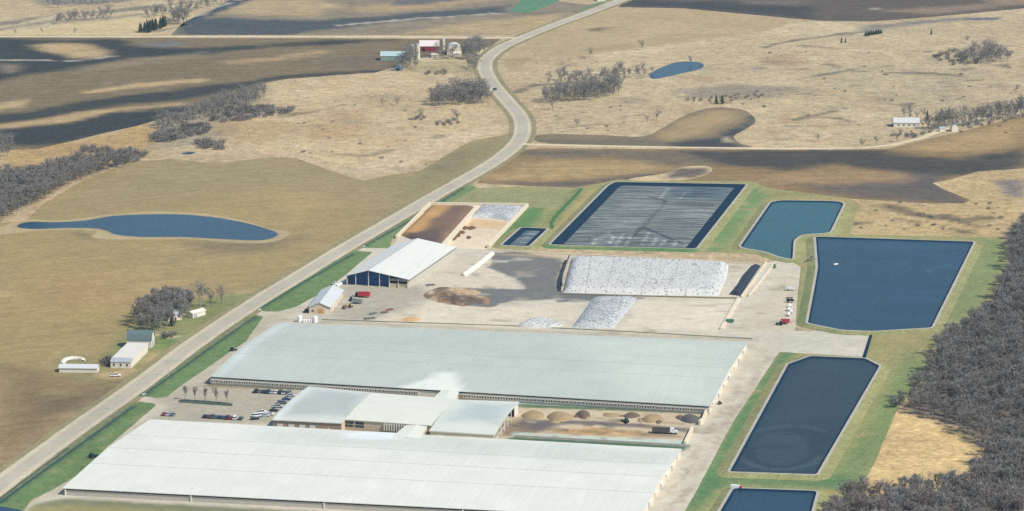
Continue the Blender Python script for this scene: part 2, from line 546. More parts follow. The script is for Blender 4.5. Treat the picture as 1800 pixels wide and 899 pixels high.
# --- big crop field left of the road
F = lambda *a, **k: paint('field1', *a, **k)
F('poly', C(158, 142, 102), [(235, 285), (480, 276), (600, 305), (740, 300), (890, 240), (860, 275), (700, 385), (560, 330), (300, 345), (60, 385)], 40, .9, 15)
F('poly', C(142, 132, 96), [(700, 320), (800, 265), (890, 238), (880, 262), (800, 310), (720, 345)], 18, .8, 8)
F('poly', C(120, 112, 88), [(755, 300), (800, 268), (815, 268), (775, 305)], 14, .5, 8)
F('poly', C(176, 150, 104), [(420, 330), (560, 340), (600, 370), (480, 365)], 25, .6, 10)
F('poly', C(172, 142, 98), [(40, 470), (260, 480), (330, 530), (150, 560), (20, 560)], 30, .7, 15)
F('poly', C(170, 152, 96), [(130, 540), (200, 540), (190, 570), (110, 565)], 15, .5, 8)
F('poly', C(128, 108, 80), [(0, 640), (90, 650), (180, 680), (240, 655), (180, 715), (0, 840)], 18, .8, 8)
F('poly', C(106, 92, 74), [(60, 690), (200, 675), (240, 660), (190, 705), (80, 730)], 12, .5, 8)
F('line', C(164, 140, 108), [(10, 812), (80, 755), (150, 715), (200, 690)], 6, .7, 4, width=10)
F('line', C(110, 104, 74), [(0, 842), (120, 752), (250, 655)], 4, .8, 2, width=7)
F('poly', C(120, 106, 86), [(330, 428), (440, 424), (520, 418), (470, 440), (380, 445)], 14, .65, 8)
F('line', C(118, 104, 84), [(290, 465), (330, 450)], 6, .6, 4, width=6)
F('line', C(112, 104, 88), [(140, 410), (165, 422)], 6, .6, 4, width=8)
F('poly', C(132, 138, 88), [(215, 600), (235, 565), (300, 535), (440, 512), (460, 516), (330, 600), (235, 662), (180, 628), (200, 606)], 4, .9, 5)
F('poly', C(138, 134, 90), [(98, 640), (112, 622), (180, 632), (200, 655), (190, 675), (110, 662)], 5, .7, 4)
F('poly', C(106, 134, 80), [(262, 616), (285, 592), (325, 592), (290, 622)], 3, .8, 2)
F('poly', C(196, 170, 126), [(238, 648), (272, 618), (292, 622), (262, 642), (215, 662), (170, 664), (180, 656)], 3, .85, 2)
F('line', C(214, 196, 160), [(262, 590), (285, 588), (335, 597)], 2, .85, 1, width=3)
F('line', C(200, 176, 132), [(335, 519), (400, 516), (445, 512)], 3, .8, 1, width=4)
for k in range(70):
    x, y = rp.uniform(-20, 700), rp.uniform(300, 760)
    w_, h_ = rp.uniform(25, 90), rp.uniform(4, 14)
    F('poly', C(*((172, 150, 102), (150, 132, 90), (158, 146, 98), (180, 158, 112))[k % 4]), [(x, y), (x + w_ * .6, y - h_), (x + w_, y - h_ * .5), (x + w_ * .4, y + h_ * .6)], 10, .45, 10)
field1 = W([(-260, 420), (45, 388), (75, 360), (150, 315), (235, 284), (300, 280), (360, 286), (400, 285), (480, 276), (520, 278), (560, 292), (600, 307), (640, 318), (680, 309), (740, 300), (790, 270), (830, 247), (888, 238), (905, 236), (880, 262), (800, 315), (700, 373), (600, 431), (533, 470), (440, 527), (345, 588), (250, 655), (133, 744), (0, 840), (-180, 990), (-350, 990)])
sheet("crop_field", field1, .008, 'field1', C(164, 144, 98), M_till, 7.0, edge=.6)
# pale rim of long grass and pond
pond_px = [(30, 399), (48, 391), (100, 391), (150, 388), (200, 380), (270, 377), (330, 378), (380, 383), (430, 392), (470, 403), (488, 411), (478, 419), (450, 423), (380, 420), (320, 417), (250, 417), (205, 413), (190, 407), (170, 402), (120, 401), (60, 403)]
rim_px = [(-60, 412), (0, 399), (45, 386), (100, 388), (150, 383), (210, 375), (290, 372), (360, 376), (420, 386), (470, 401), (505, 407), (508, 412), (495, 421), (460, 428), (400, 426), (340, 421), (250, 421), (190, 421), (160, 416), (170, 407), (120, 404), (40, 408), (-60, 422)]
paint('rim', 'poly', C(134, 116, 82), [(x, y) for x, y in pond_px], 5, .8, 3)
sheet("pond_margin", spline(W(rim_px)), .016, 'rim', C(182, 164, 124), land_mat("reeds", .4, 1.4, .3, 6), 4.0)

# --- upper left ploughed field
F = lambda *a, **k: paint('field2', *a, **k)
F('poly', DARK, [(0, 68), (150, 70), (210, 70), (250, 85), (400, 82), (560, 72), (700, 70), (600, 78), (430, 88), (300, 98), (200, 108), (100, 124), (0, 142), (-60, 142), (-60, 68)], 18, 1, 10)
F('poly', C(190, 164, 118), [(70, 78), (140, 76), (195, 90), (185, 100), (130, 104), (105, 95), (50, 80)], 14, .95, 6)
F('poly', C(112, 116, 122), [(250, 78), (310, 72), (320, 78), (280, 83)], 10, .8, 6)
F('line', C(196, 184, 166), [(-40, 106), (60, 106), (130, 108), (200, 99)], 3, .9, 1, width=5)
F('poly', C(150, 132, 112), [(0, 112), (40, 113), (30, 128), (0, 132)], 12, .8, 6)
F('poly', C(150, 136, 108), [(130, 120), (260, 102), (370, 90), (340, 100), (240, 115), (150, 126)], 16, .5, 10)
F('line', C(192, 164, 118), [(160, 162), (250, 150), (345, 142)], 10, .95, 6, width=16)
F('line', C(182, 154, 112), [(410, 110), (480, 104), (560, 93)], 16, .8, 8, width=24)
F('poly', C(186, 160, 116), [(0, 180), (45, 176), (40, 188), (0, 192)], 10, .95, 6)
F('line', C(58, 60, 57), [(-20, 212), (60, 203), (150, 186), (250, 173), (340, 163), (400, 152)], 14, .95, 8, width=40)
F('line', C(188, 160, 114), [(-20, 229), (80, 215), (160, 202), (240, 193), (310, 186)], 9, .95, 6, width=26)
F('line', DARK, [(-20, 243), (60, 240), (160, 226), (250, 210), (320, 200)], 18, 1, 8, width=75)
F('line', C(58, 60, 57), [(440, 146), (500, 136), (600, 129), (680, 125)], 8, .9, 5, width=18)
F('poly', C(110, 98, 82), [(560, 105), (760, 75), (860, 75), (700, 120), (600, 130)], 25, .5, 10)
field2 = W([(-80, 65.5), (880, 69), (860, 84), (835, 92), (720, 105), (690, 119), (660, 128), (600, 132), (500, 140), (465, 147), (430, 165), (330, 195), (240, 222), (187, 233), (133, 247), (67, 262), (30, 263), (0, 268), (-120, 280)])
sheet("ploughed_field", field2, .008, 'field2', C(128, 112, 84), M_soil, 7.0, edge=.8)

# --- strip fields above the east-west road
F = lambda *a, **k: paint('field3', *a, **k)
F('poly', C(110, 106, 102), [(258, 56), (330, 44), (380, 42), (310, 58)], 10, .9, 5)
sheet("stubble_field", W([(-60, 62), (-60, 57), (40, 53), (150, 42), (260, 27), (330, 21), (345, 28), (325, 38), (330, 44), (260, 62)]), .006, 'field3', C(206, 184, 138), M_stub, 8.0, edge=.6)
F = lambda *a, **k: paint('field4', *a, **k)
F('poly', C(74, 80, 82), [(330, 33), (420, 33), (560, 37), (700, 25), (860, 12), (900, 10), (890, 22), (640, 44), (500, 62), (300, 62)], 16, .95, 8)
F('poly', C(186, 164, 122), [(440, 0), (560, 0), (600, 12), (560, 32), (450, 28), (400, 24)], 22, .85, 10)
F('poly', C(176, 150, 110), [(640, 24), (760, 16), (880, 0), (840, 0), (700, 6), (600, 14)], 18, .8, 8)
F('poly', C(92, 94, 100), [(690, 0), (800, 0), (740, 8), (690, 10)], 10, .8, 6)
F('line', C(206, 194, 170), [(590, 45), (650, 40), (720, 34), (890, 23)], 3, .8, 2, width=6)
F('line', C(66, 74, 84), [(326, 38), (372, 18), (432, -4)], 6, 1, 3, width=22)
F('line', C(200, 188, 168), [(338, 29), (380, 12), (420, 0)], 4, .8, 2, width=6)
F('poly', C(184, 160, 116), [(700, 60), (780, 44), (1000, 22), (950, 60), (900, 62)], 20, .9, 8)
F('line', C(94, 92, 88), [(890, 25), (960, 23), (1028, 21)], 5, .7, 2, width=7)
sheet("tilled_field", W([(300, 62), (322, 40), (420, -8), (900, -8), (1060, 12), (1010, 32), (930, 60), (905, 62)]), .006, 'field4', C(142, 128, 106), M_soil, 8.0, edge=.5)
sheet("green_field", W([(893, 22), (925, -8), (1000, -8), (965, 10), (930, 22)]), .014, 'green', C(98, 138, 104), M_turf, 8.0)
sheet("roadside_grass", W([(1020, 16), (1040, 8), (1060, 2), (1100, -6), (1085, 0), (1040, 18)]), .014, 'green', C(110, 140, 96), M_turf, 6.0)

# --- stubble right of the road, far dark field
F = lambda *a, **k: paint('field5', *a, **k)
F('poly', C(118, 100, 78), [(1035, 52), (1060, 47), (1072, 50), (1048, 57)], 9, .9, 4)
F('poly', C(166, 150, 108), [(880, 125), (900, 105), (1000, 90), (1200, 60), (1300, 60), (1080, 88), (940, 100), (918, 115)], 12, .6, 6)
sheet("stubble_field", W([(895, 128), (885, 112), (900, 92), (940, 68), (990, 47), (1050, 24), (1090, 15), (1200, 16), (1330, 29), (1392, 38), (1375, 46), (1350, 54), (1225, 72), (1075, 90), (1012, 99), (937, 103), (922, 112), (912, 126)]), .008, 'field5', C(184, 162, 122), M_stub, 8.0, edge=.8)
F = lambda *a, **k: paint('field6', *a, **k)
F('poly', C(60, 61, 60), [(1085, 12), (1200, 13), (1330, 24), (1420, 32), (1430, 14), (1300, 4), (1120, 0)], 22, .85, 10)
F('poly', C(150, 128, 104), [(1560, 20), (1700, 8), (1800, 0), (1800, 10), (1640, 24)], 20, .8, 10)
F('poly', C(158, 132, 106), [(1720, -5), (1900, -5), (1900, 12), (1760, 8)], 15, .8, 6)
F('poly', C(120, 108, 98), [(1300, 0), (1420, 2), (1400, 10), (1300, 8)], 16, .7, 8)
F('poly', C(186, 172, 150), [(1534, 15), (1543, 14.5), (1543, 16.5), (1534, 17)], 4, .9, 2)
sheet("ploughed_field", W([(1086, 13), (1110, -8), (1900, -8), (1900, 8), (1800, 15), (1640, 30), (1540, 38), (1440, 37), (1330, 27), (1200, 15)]), .010, 'field6', C(100, 88, 76), M_soil, 9.0, edge=.6)

# --- crescent field
F = lambda *a, **k: paint('field7', *a, **k)
F('poly', C(172, 148, 106), [(1150, 240), (1200, 210), (1250, 193), (1290, 195), (1300, 205), (1240, 235), (1180, 248)], 14, .9, 6)
F('poly', C(66, 68, 70), [(1180, 252), (1260, 240), (1310, 215), (1322, 204), (1330, 215), (1290, 240), (1300, 260), (1180, 262)], 9, .95, 5)
F('poly', C(112, 104, 88), [(945, 246), (1060, 243), (1140, 245), (1180, 260), (940, 258)], 14, .7, 6)
F('poly', C(200, 184, 150), [(1268, 245), (1278, 240), (1290, 250), (1280, 250)], 5, .8, 3)
sheet("crescent_field", spline(W([(938, 242), (965, 236), (1060, 238), (1130, 240), (1165, 225), (1200, 205), (1250, 190), (1300, 192), (1322, 203), (1328, 215), (1310, 228), (1290, 240), (1300, 252), (1318, 260), (1200, 259), (1080, 256), (960, 252)])), .008, 'field7', C(132, 116, 90),
      land_mat("contour_tillage", .2, 1.8, .14, 12, rows=.22, row_dir=R(66), row_w=4, row_len=90), 6.0)
paint('ground', 'line', C(212, 192, 150), [(935, 240), (965, 233), (1060, 235), (1130, 237), (1160, 223), (1195, 203), (1250, 187), (1300, 189), (1325, 200)], 4, .8, 1, width=5)

# --- dark field on the right under the side road
F = lambda *a, **k: paint('field8', *a, **k)
F('poly', C(178, 150, 104), [(895, 285), (1000, 282), (1150, 280), (1180, 300), (1060, 312), (960, 318), (860, 318), (850, 308)], 24, .9, 10)
F('poly', C(104, 94, 84), [(840, 322), (900, 318), (950, 323), (1060, 314), (1170, 300), (1150, 312), (1010, 330)], 10, .85, 6)
F('poly', C(108, 102, 90), [(905, 266), (1000, 263), (1250, 266), (1300, 290), (1180, 290), (1080, 275), (940, 276)], 16, .7, 8)
F('poly', C(64, 65, 62), [(1220, 268), (1450, 264), (1540, 266), (1680, 280), (1800, 262), (1800, 290), (1700, 304), (1620, 312), (1480, 290), (1380, 300), (1280, 290)], 18, .9, 10)
F('poly', C(182, 152, 106), [(1580, 262), (1660, 240), (1800, 212), (1800, 250), (1700, 268), (1640, 268)], 22, .85, 10)
F('poly', C(132, 122, 90), [(1600, 252), (1680, 236), (1740, 226), (1700, 240)], 12, .6, 6)
F('poly', C(164, 136, 98), [(1260, 318), (1400, 308), (1560, 300), (1620, 318), (1500, 332), (1380, 322)], 24, .6, 12)
F('poly', C(92, 86, 84), [(1380, 322), (1500, 326), (1640, 312), (1700, 352), (1690, 358), (1500, 348)], 16, .8, 8)
F('poly', C(84, 82, 84), [(1590, 310), (1660, 300), (1650, 318), (1690, 345), (1630, 335)], 12, .6, 8)
field8 = W([(838, 322), (872, 290), (912, 264), (960, 260.5), (1200, 263), (1480, 264), (1560, 262), (1640, 243), (1720, 224), (1830, 196), (1950, 180), (1950, 280), (1800, 296), (1720, 302), (1660, 318), (1638, 322), (1660, 334), (1705, 352), (1694, 358), (1640, 358), (1500, 350), (1350, 331), (1330, 322), (1085, 317), (1010, 331), (920, 327)])
sheet("ploughed_field", field8, .008, 'field8', C(144, 119, 82), M_soil, 7.0, edge=.8)
paint('hump', 'poly', C(92, 84, 80), [(1172, 305), (1195, 296), (1240, 296), (1246, 302), (1225, 312), (1170, 313)], 5, .9, 3)
sheet("grassy_hump", spline(W([(1110, 314), (1170, 305), (1200, 294), (1240, 292), (1252, 298), (1240, 308), (1200, 317), (1120, 318)])), .014, 'hump', C(206, 182, 140), M_prairie, 5.0)

# ================================================================ ROADS
road_px = [(-120, 946), (0, 853), (133, 755), (250, 673), (345, 602), (440, 538), (533, 481), (600, 440), (700, 382), (760, 347), (850, 296), (885, 273), (910, 250), (919, 228), (914, 205), (892, 178), (868, 150), (853, 122), (857, 103), (883, 83), (917, 67.5), (967, 47), (1033, 23), (1093, 0), (1130, -14)]
road_c = spline(W(road_px), 8, closed=False)
M_shoulder = land_mat("gravel_shoulder", .3, 1.2, .2, 5)
M_road = land_mat("worn_asphalt", .16, 1.0, .12, 8, rows=.05)
paint('verge', 'line', C(108, 112, 82), [(x, y) for x, y in road_px[:12]], 4, .0, 1)
wf = lambda t: 13.5 - 1.0 * t
ribbon("road_verge", road_c, lambda t: 21, .020, M_turf, 'vg', C(152, 142, 104), edge=1.0)
ribbon("road_shoulder", road_c, wf, .026, M_shoulder, 'rs', C(206, 192, 164), edge=.5)
ribbon("road", road_c, 7.6, .032, M_road, 'rd', C(188, 180, 160))
# faded centre line, dashed
mk = MB()
rc = resample(road_c, 3.0, closed=False)
for i in range(0, len(rc) - 2, 4):
    a, b = Vector(rc[i]), Vector(rc[i + 1]); t = (b - a).normalized(); n = Vector((-t.y, t.x)) * .07
    mk.quad((*(a - n), .037), (*(b - n), .037), (*(b + n), .037), (*(a + n), .037))
o = mk.build("road_centre_line", plain_mat("faded_yellow_paint", C(206, 186, 120), .8)); o["kind"] = 'structure'
M_gravel = land_mat("gravel_road", .2, 1.2, .14, 8)
ribbon("gravel_road", W([(-120, 65.5), (0, 65), (250, 65), (450, 64.5), (700, 65), (900, 67), (925, 67)]), 7.0, .028, M_gravel, 'gr', C(222, 206, 172), edge=.4)
ribbon("gravel_road", W([(908, 252), (930, 254), (980, 255.5), (1200, 259.5), (1400, 261.5), (1520, 260), (1570, 255), (1620, 243), (1650, 231), (1680, 218), (1715, 211), (1790, 199), (1900, 184)]), 6.0, .028, M_gravel, 'gr', C(222, 204, 168), edge=.4)
ribbon("farm_track", W([(740, 107.5), (790, 107), (850, 107)]), 4.0, .028, M_gravel, 'gr', C(216, 198, 160), edge=.4)
ribbon("farm_track", W([(855, 84), (838, 97), (800, 100)]), 4.0, .028, M_gravel, 'gr', C(206, 190, 150), edge=.4)

# ================================================================ LAWNS AND FARMYARD
F = lambda *a, **k: paint('lawn', *a, **k)
F('poly', C(96, 134, 84), [(955, 432), (1000, 436), (1228, 444), (1240, 456), (1300, 466), (1000, 452), (940, 446)], 5, .9, 3)
F('poly', C(92, 134, 80), [(920, 366), (960, 364), (950, 380), (905, 432), (880, 436), (855, 438)], 5, .9, 3)
F('poly', C(152, 150, 104), [(785, 352), (840, 332), (1010, 332), (1000, 366), (960, 364), (790, 360)], 9, .8, 4)
F('line', C(74, 120, 66), [(1018, 333), (1012, 345), (985, 372), (970, 395)], 4, .9, 1.5, width=5)
F('poly', C(182, 162, 108), [(975, 390), (1000, 365), (1030, 335), (1075, 322), (1060, 340), (975, 428), (950, 440), (960, 405)], 7, .7, 3)
F('poly', C(112, 144, 88), [(1320, 330), (1350, 345), (1305, 400), (1265, 448), (1238, 440), (1262, 400)], 6, .85, 4)
F('poly', C(180, 160, 108), [(1300, 405), (1345, 352), (1480, 346), (1505, 352), (1470, 410), (1400, 420), (1360, 440), (1300, 438)], 8, .7, 4)
F('poly', C(128, 144, 94), [(1720, 420), (1760, 425), (1765, 470), (1700, 560), (1650, 575), (1680, 520)], 7, .8, 4)
F('poly', C(168, 154, 106), [(1540, 580), (1640, 585), (1610, 640), (1560, 650), (1530, 625)], 9, .7, 5)
F('poly', C(112, 138, 84), [(1600, 610), (1625, 640), (1560, 780), (1500, 860), (1440, 850), (1520, 740)], 9, .75, 5)
F('poly', C(160, 150, 100), [(1545, 650), (1560, 660), (1480, 800), (1450, 830), (1440, 830)], 6, .7, 4)
F('poly', C(92, 132, 84), [(1370, 622), (1395, 620), (1330, 720), (1260, 860), (1215, 899), (1200, 899), (1290, 740)], 4, .95, 2)
F('poly', C(164, 148, 102), [(1395, 632), (1425, 622), (1345, 750), (1285, 828), (1265, 835)], 4, .85, 2)
F('poly', C(92, 126, 82), [(1270, 830), (1430, 840), (1500, 835), (1490, 860), (1430, 860), (1290, 852), (1240, 880), (1210, 899), (1230, 850)], 6, .8, 4)
F('poly', C(176, 154, 92), [(1440, 862), (1460, 862), (1455, 899), (1430, 899)], 5, .8, 3)
F('poly', C(170, 158, 108), [(1400, 420), (1430, 415), (1425, 560), (1395, 580)], 4, .7, 3)
F('poly', C(118, 130, 88), [(1395, 470), (1410, 470), (1400, 578), (1390, 580)], 3, .6, 2)
lawn = W([(778, 358), (830, 331), (920, 328), (1010, 332), (1085, 316), (1320, 319), (1350, 330), (1500, 351), (1510, 360), (1495, 412), (1720, 417), (1765, 418), (1772, 470), (1742, 515), (1715, 562), (1680, 578), (1645, 600), (1628, 660), (1580, 715), (1548, 790), (1512, 862), (1470, 905), (1430, 960), (1150, 960), (1205, 880), (1367, 610), (1530, 570), (1390, 570), (1385, 450), (950, 430), (860, 430), (846, 446), (900, 385), (905, 358)])
rl = random.Random(9)
for k in range(150):
    x, y = rl.uniform(960, 1720), rl.uniform(330, 890)
    w_, h_ = rl.uniform(6, 30), rl.uniform(2, 9)
    sk = -.9 * h_
    paint('lawn', 'poly', C(*((176, 160, 112), (112, 132, 82), (150, 146, 98), (190, 172, 124))[k % 4]), [(x, y), (x + w_, y + h_ * .3), (x + w_ + sk, y + h_), (x + sk, y + h_ * .8)], 2.5, .55, 4)
for k in range(90):
    t = rl.random(); x, y = 20 + 800 * t, 880 - 530 * t + rl.uniform(-8, 16)
    w_ = rl.uniform(5, 22)
    paint('strip', 'poly', C(*((150, 148, 98), (84, 116, 74), (128, 138, 90))[k % 3]), [(x, y), (x + w_, y - w_ * .6), (x + w_ + 4, y - w_ * .6 + 3), (x + 5, y + 3)], 1.5, .6, 2)
sheet("lawn", lawn, .012, 'lawn', C(156, 151, 100), M_turf, 4.0, edge=.7)
# green strips between road and yard
paint('strip', 'line', C(62, 92, 70), [(0, 884), (80, 826), (150, 776), (235, 716)], 2.2, .95, .8, width=3.0)
paint('strip', 'line', C(68, 98, 72), [(250, 697), (345, 630), (430, 570), (455, 556)], 2.0, .95, .8, width=2.5)
paint('strip', 'line', C(68, 98, 72), [(456, 545), (540, 493), (625, 445)], 2.0, .95, .8, width=2.6)
paint('strip', 'line', C(68, 98, 72), [(640, 434), (720, 389), (815, 331)], 2.0, .95, .8, width=2.6)
for ln in ([(0, 874), (80, 815), (150, 765), (225, 710)], [(245, 690), (345, 618), (440, 556)], [(455, 536), (540, 483), (615, 441)], [(640, 428), (720, 381), (815, 325)]):
    paint('strip', 'line', C(140, 132, 102), ln, 2.0, .9, 1, width=5.0)
SG = C(110, 134, 84)
sheet("grass_strip", W([(-60, 915), (0, 872), (130, 775), (222, 711), (240, 707), (268, 709), (274, 713), (262, 724), (187, 787), (147, 830), (90, 863), (55, 880), (40, 899), (-40, 960)]), .024, 'strip', SG, M_turf, 3.0, edge=.4)
sheet("grass_strip", W([(243, 696), (252, 685), (340, 618), (430, 558), (450, 554), (463, 557), (433, 600), (333, 668), (293, 698), (275, 700)]), .024, 'strip', SG, M_turf, 3.0, edge=.4)
sheet("grass_strip", W([(450, 543), (530, 489), (618, 441), (655, 443), (610, 482), (565, 515), (520, 540), (490, 548), (465, 548)]), .024, 'strip', SG, M_turf, 3.0, edge=.4)
sheet("grass_strip", W([(636, 436), (640, 426), (720, 378), (820, 322), (838, 330), (790, 357), (758, 361), (706, 412), (690, 420), (685, 437)]), .024, 'strip', C(118, 140, 90), M_turf, 3.0, edge=.4)
ribbon("swale", W([(1022, 331), (1014, 342), (998, 358), (985, 372), (974, 384), (969, 394), (970, 402)]), 2.6, .020, plain_mat("swale_grass", C(70, 112, 62), .9, .25, 2), edge=.6, step=3)
paint('berm', 'poly', C(92, 130, 80), [(955, 432), (1000, 436), (1228, 440), (1240, 456), (1300, 466), (1000, 452), (940, 446)], 4, .95, 3)
paint('berm', 'poly', C(110, 136, 84), [(1395, 470), (1425, 470), (1418, 575), (1390, 580)], 3, .5, 3)
M_ditch = plain_mat("wet_ditch", C(58, 84, 70), .8, .25, 2.5)
for k, ln in enumerate(([(-60, 930), (0, 884), (80, 826), (150, 776), (233, 716)], [(253, 695), (345, 630), (430, 570), (450, 557)], [(458, 543), (540, 493), (622, 446)], [(640, 433), (720, 389), (815, 331)])):
    ribbon("ditch", W(ln), (1.9, 1.3, 1.3, 1.3)[k], .030, M_ditch, edge=.35, step=3)
ribbon("ditch", W([(-40, 905), (0, 877), (80, 818), (120, 788)]), .9, .030, M_ditch, edge=.3, step=3)
# yard
F = lambda *a, **k: paint('yard', *a, **k)
F('poly', C(178, 170, 148), [(240, 690), (300, 690), (380, 662), (545, 678), (490, 745), (260, 742), (300, 715)], 4, .9, 2)
F('poly', C(186, 174, 150), [(60, 880), (190, 780), (265, 735), (255, 760), (105, 870)], 4, .8, 2)
F('poly', C(182, 172, 148), [(270, 715), (440, 560), (520, 545), (420, 620), (370, 665)], 6, .7, 3)
F('poly', C(174, 166, 146), [(600, 500), (740, 500), (760, 520), (700, 560), (600, 565), (560, 555)], 8, .85, 4)
F('poly', C(222, 208, 180), [(640, 565), (760, 530), (900, 540), (1010, 545), (1000, 575), (900, 575), (660, 568)], 7, .8, 4)
F('poly', C(218, 204, 180), [(780, 470), (860, 450), (880, 470), (930, 505), (760, 505)], 6, .7, 3)
F('poly', C(226, 214, 190), [(1090, 580), (1125, 530), (1290, 528), (1290, 545), (1265, 580)], 5, .9, 3)
F('poly', C(214, 202, 178), [(865, 575), (905, 555), (1020, 525), (1010, 550), (980, 578)], 5, .6, 3)
F('poly', C(116, 116, 111), [(862, 447), (900, 444), (990, 455), (985, 480), (985, 515), (930, 510), (905, 490), (860, 470)], 1.4, .95, 6)
F('poly', C(116, 116, 112), [(900, 488), (985, 480), (983, 512), (930, 508)], 6, .5, 3)
F('poly', C(112, 113, 110), [(750, 517), (800, 505), (900, 508), (990, 512), (1130, 522), (1090, 526), (900, 528), (860, 540), (790, 535)], 1.4, .95, 6)
F('poly', C(196, 168, 130), [(850, 447), (985, 447), (990, 455), (900, 450)], 4, .6, 4)
F('poly', C(204, 192, 164), [(1290, 580), (1400, 465), (1395, 580)], 5, .8, 3)
F('poly', C(206, 198, 178), [(1365, 584), (1530, 584), (1520, 627), (1370, 619)], 3, .9, 1)
F('poly', C(216, 172, 112), [(700, 562), (722, 556), (738, 562), (715, 567)], 3, .8, 2)
F('line', C(176, 166, 142), [(500, 562), (700, 572), (1000, 586), (1320, 597)], 4, .6, 2, width=8)
F('line', C(184, 172, 148), [(1360, 630), (1280, 740), (1200, 870)], 6, .5, 3, width=5)
F('poly', C(150, 136, 116), [(1225, 756), (1300, 738), (1330, 730), (1290, 745), (1230, 762)], 4, .5, 2)
F('line', C(188, 176, 140), [(240, 690), (320, 700), (480, 702)], 3, .5, 2, width=2)
# sand lot between the barns
F('poly', C(206, 186, 152), [(905, 712), (1245, 722), (1210, 775), (880, 770)], 4, .9, 2)
F('poly', C(138, 118, 94), [(885, 745), (925, 735), (960, 745), (975, 760), (920, 768), (875, 768)], 4, .9, 3)
F('poly', C(104, 100, 100), [(915, 735), (950, 740), (1000, 740), (960, 757), (925, 755)], 4, .9, 3)
F('line', C(112, 104, 104), [(960, 742), (1050, 744), (1130, 749), (1215, 757)], 2.5, .95, 1.5, width=7)
F('poly', C(190, 152, 100), [(965, 757), (1050, 752), (1150, 760), (1140, 768), (1000, 764)], 3, .9, 2)
F('poly', C(122, 106, 94), [(1120, 758), (1205, 762), (1200, 772), (1120, 768)], 4, .7, 3)
F('poly', C(196, 208, 192), [(905, 760), (1215, 776), (1212, 786), (900, 768)], 1.5, 1, .3)
F('poly', C(90, 112, 84), [(903, 768), (1212, 784), (1206, 793), (880, 776)], 1.2, 1, .3)
F('poly', C(190, 204, 192), [(905, 706), (1247, 720), (1245, 725), (905, 711)], 1.2, .95, .3)
F('poly', C(92, 116, 84), [(905, 710), (1245, 724), (1242, 728), (905, 716)], 1.2, .95, .3)
F('poly', C(156, 140, 98), [(600, 740), (745, 755), (740, 768), (600, 760)], 2, .95, 1)
F('poly', C(146, 132, 98), [(365, 672), (520, 680), (515, 687), (360, 680)], 2, .9, .5)
F('poly', C(146, 136, 100), [(650, 690), (775, 696), (770, 701), (650, 697)], 2, .9, .5)
# verge in front of the near barn
F('poly', C(120, 124, 86), [(60, 885), (110, 876), (400, 892), (700, 908), (1150, 930), (1100, 960), (0, 960)], 3, .9, 2)
F('poly', C(164, 152, 98), [(50, 893), (120, 888), (300, 899), (420, 912), (300, 930), (40, 930)], 4, .8, 3)
yard = W([(40, 905), (48, 890), (90, 860), (147, 827), (187, 784), (262, 722), (272, 712), (240, 704), (226, 706), (236, 688), (256, 690), (270, 701), (293, 697), (333, 667), (433, 600), (462, 557), (448, 553), (433, 552), (446, 538), (458, 545), (490, 547), (520, 539), (565, 514), (610, 481), (650, 443), (616, 440), (634, 430), (650, 435), (688, 437), (704, 411), (757, 361), (918, 363), (852, 440), (950, 447), (1003, 449), (1280, 462), (1340, 465), (1365, 458), (1395, 462), (1408, 470), (1402, 520), (1397, 582), (1532, 582), (1521, 628), (1370, 619), (1290, 740), (1215, 880), (1170, 960), (40, 960)])
F('poly', C(112, 113, 110), [(985, 518), (1060, 521), (1135, 524), (1100, 531), (1035, 530), (985, 530)], 1.2, .9, 4)
for k in range(170):
    x, y = rl.uniform(500, 1390), rl.uniform(448, 592)
    w_, h_ = rl.uniform(5, 40), rl.uniform(1, 6)
    paint('yard', 'poly', C(*((178, 164, 138), (224, 214, 196), (190, 180, 160), (150, 138, 118), (216, 206, 186))[k % 5]), [(x, y), (x + w_, y + h_ * .3), (x + w_ * .8, y + h_), (x - w_ * .2, y + h_ * .8)], 1.6, .5, 4)
for k in range(60):
    x, y = rl.uniform(900, 1220), rl.uniform(726, 770)
    w_ = rl.uniform(5, 30)
    paint('yard', 'poly', C(*((122, 104, 84), (96, 90, 86), (214, 196, 164), (168, 138, 98))[k % 4]), [(x, y), (x + w_, y + 1), (x + w_ * .8, y + 4), (x - w_ * .1, y + 3)], 1.2, .6, 2)
for k in range(70):
    t = rl.random(); x, y = 1370 - 170 * t + rl.uniform(-40, 0), 625 + 260 * t
    paint('yard', 'line', C(*((180, 166, 140), (220, 208, 184), (160, 146, 122))[k % 3]), [(x, y), (x - 12, y + 18)], .8, .5, 1.2, width=1.5)
M_yard = land_mat("packed_gravel", .30, 1.2, .26, 6)
sheet("farmyard", yard, .018, 'yard', C(208, 198, 176), M_yard, 2.5, var=.09, edge=.35)

sheet("planting_bed", spline(W([(314, 704), (330, 703), (400, 708), (408, 712), (400, 714), (330, 709), (316, 708)])), .026, 'bed', C(84, 96, 84), M_turf, 2.5)
ribbon("grass_line", W([(565, 562), (900, 573), (1120, 584), (1322, 596)]), 2.2, .026, M_turf, 'bed2', C(112, 116, 88), edge=.5)
# worn wheel tracks in the yard
rt = random.Random(3)
for ln in ([(1312, 528), (1330, 512), (1345, 500)], [(1300, 545), (1318, 530)], [(1285, 566), (1300, 552)], [(1278, 578), (1290, 570)], [(1385, 535), (1375, 552)], [(1390, 500), (1380, 520)], [(1370, 470), (1390, 474)]):
    paint('yard', 'line', C(140, 128, 98), ln, 3, .75, 4, width=6)
for k in range(26):
    x, y = rt.uniform(500, 1300), rt.uniform(530, 592)
    l = rt.uniform(30, 160)
    paint('yard', 'line', C(*((176, 162, 138) if k % 2 else (224, 212, 188))), [(x, y), (x + l * .5, y + l * .02 + rt.uniform(-3, 3)), (x + l, y + l * .05)], 1.2, .55, 1.5, width=2)
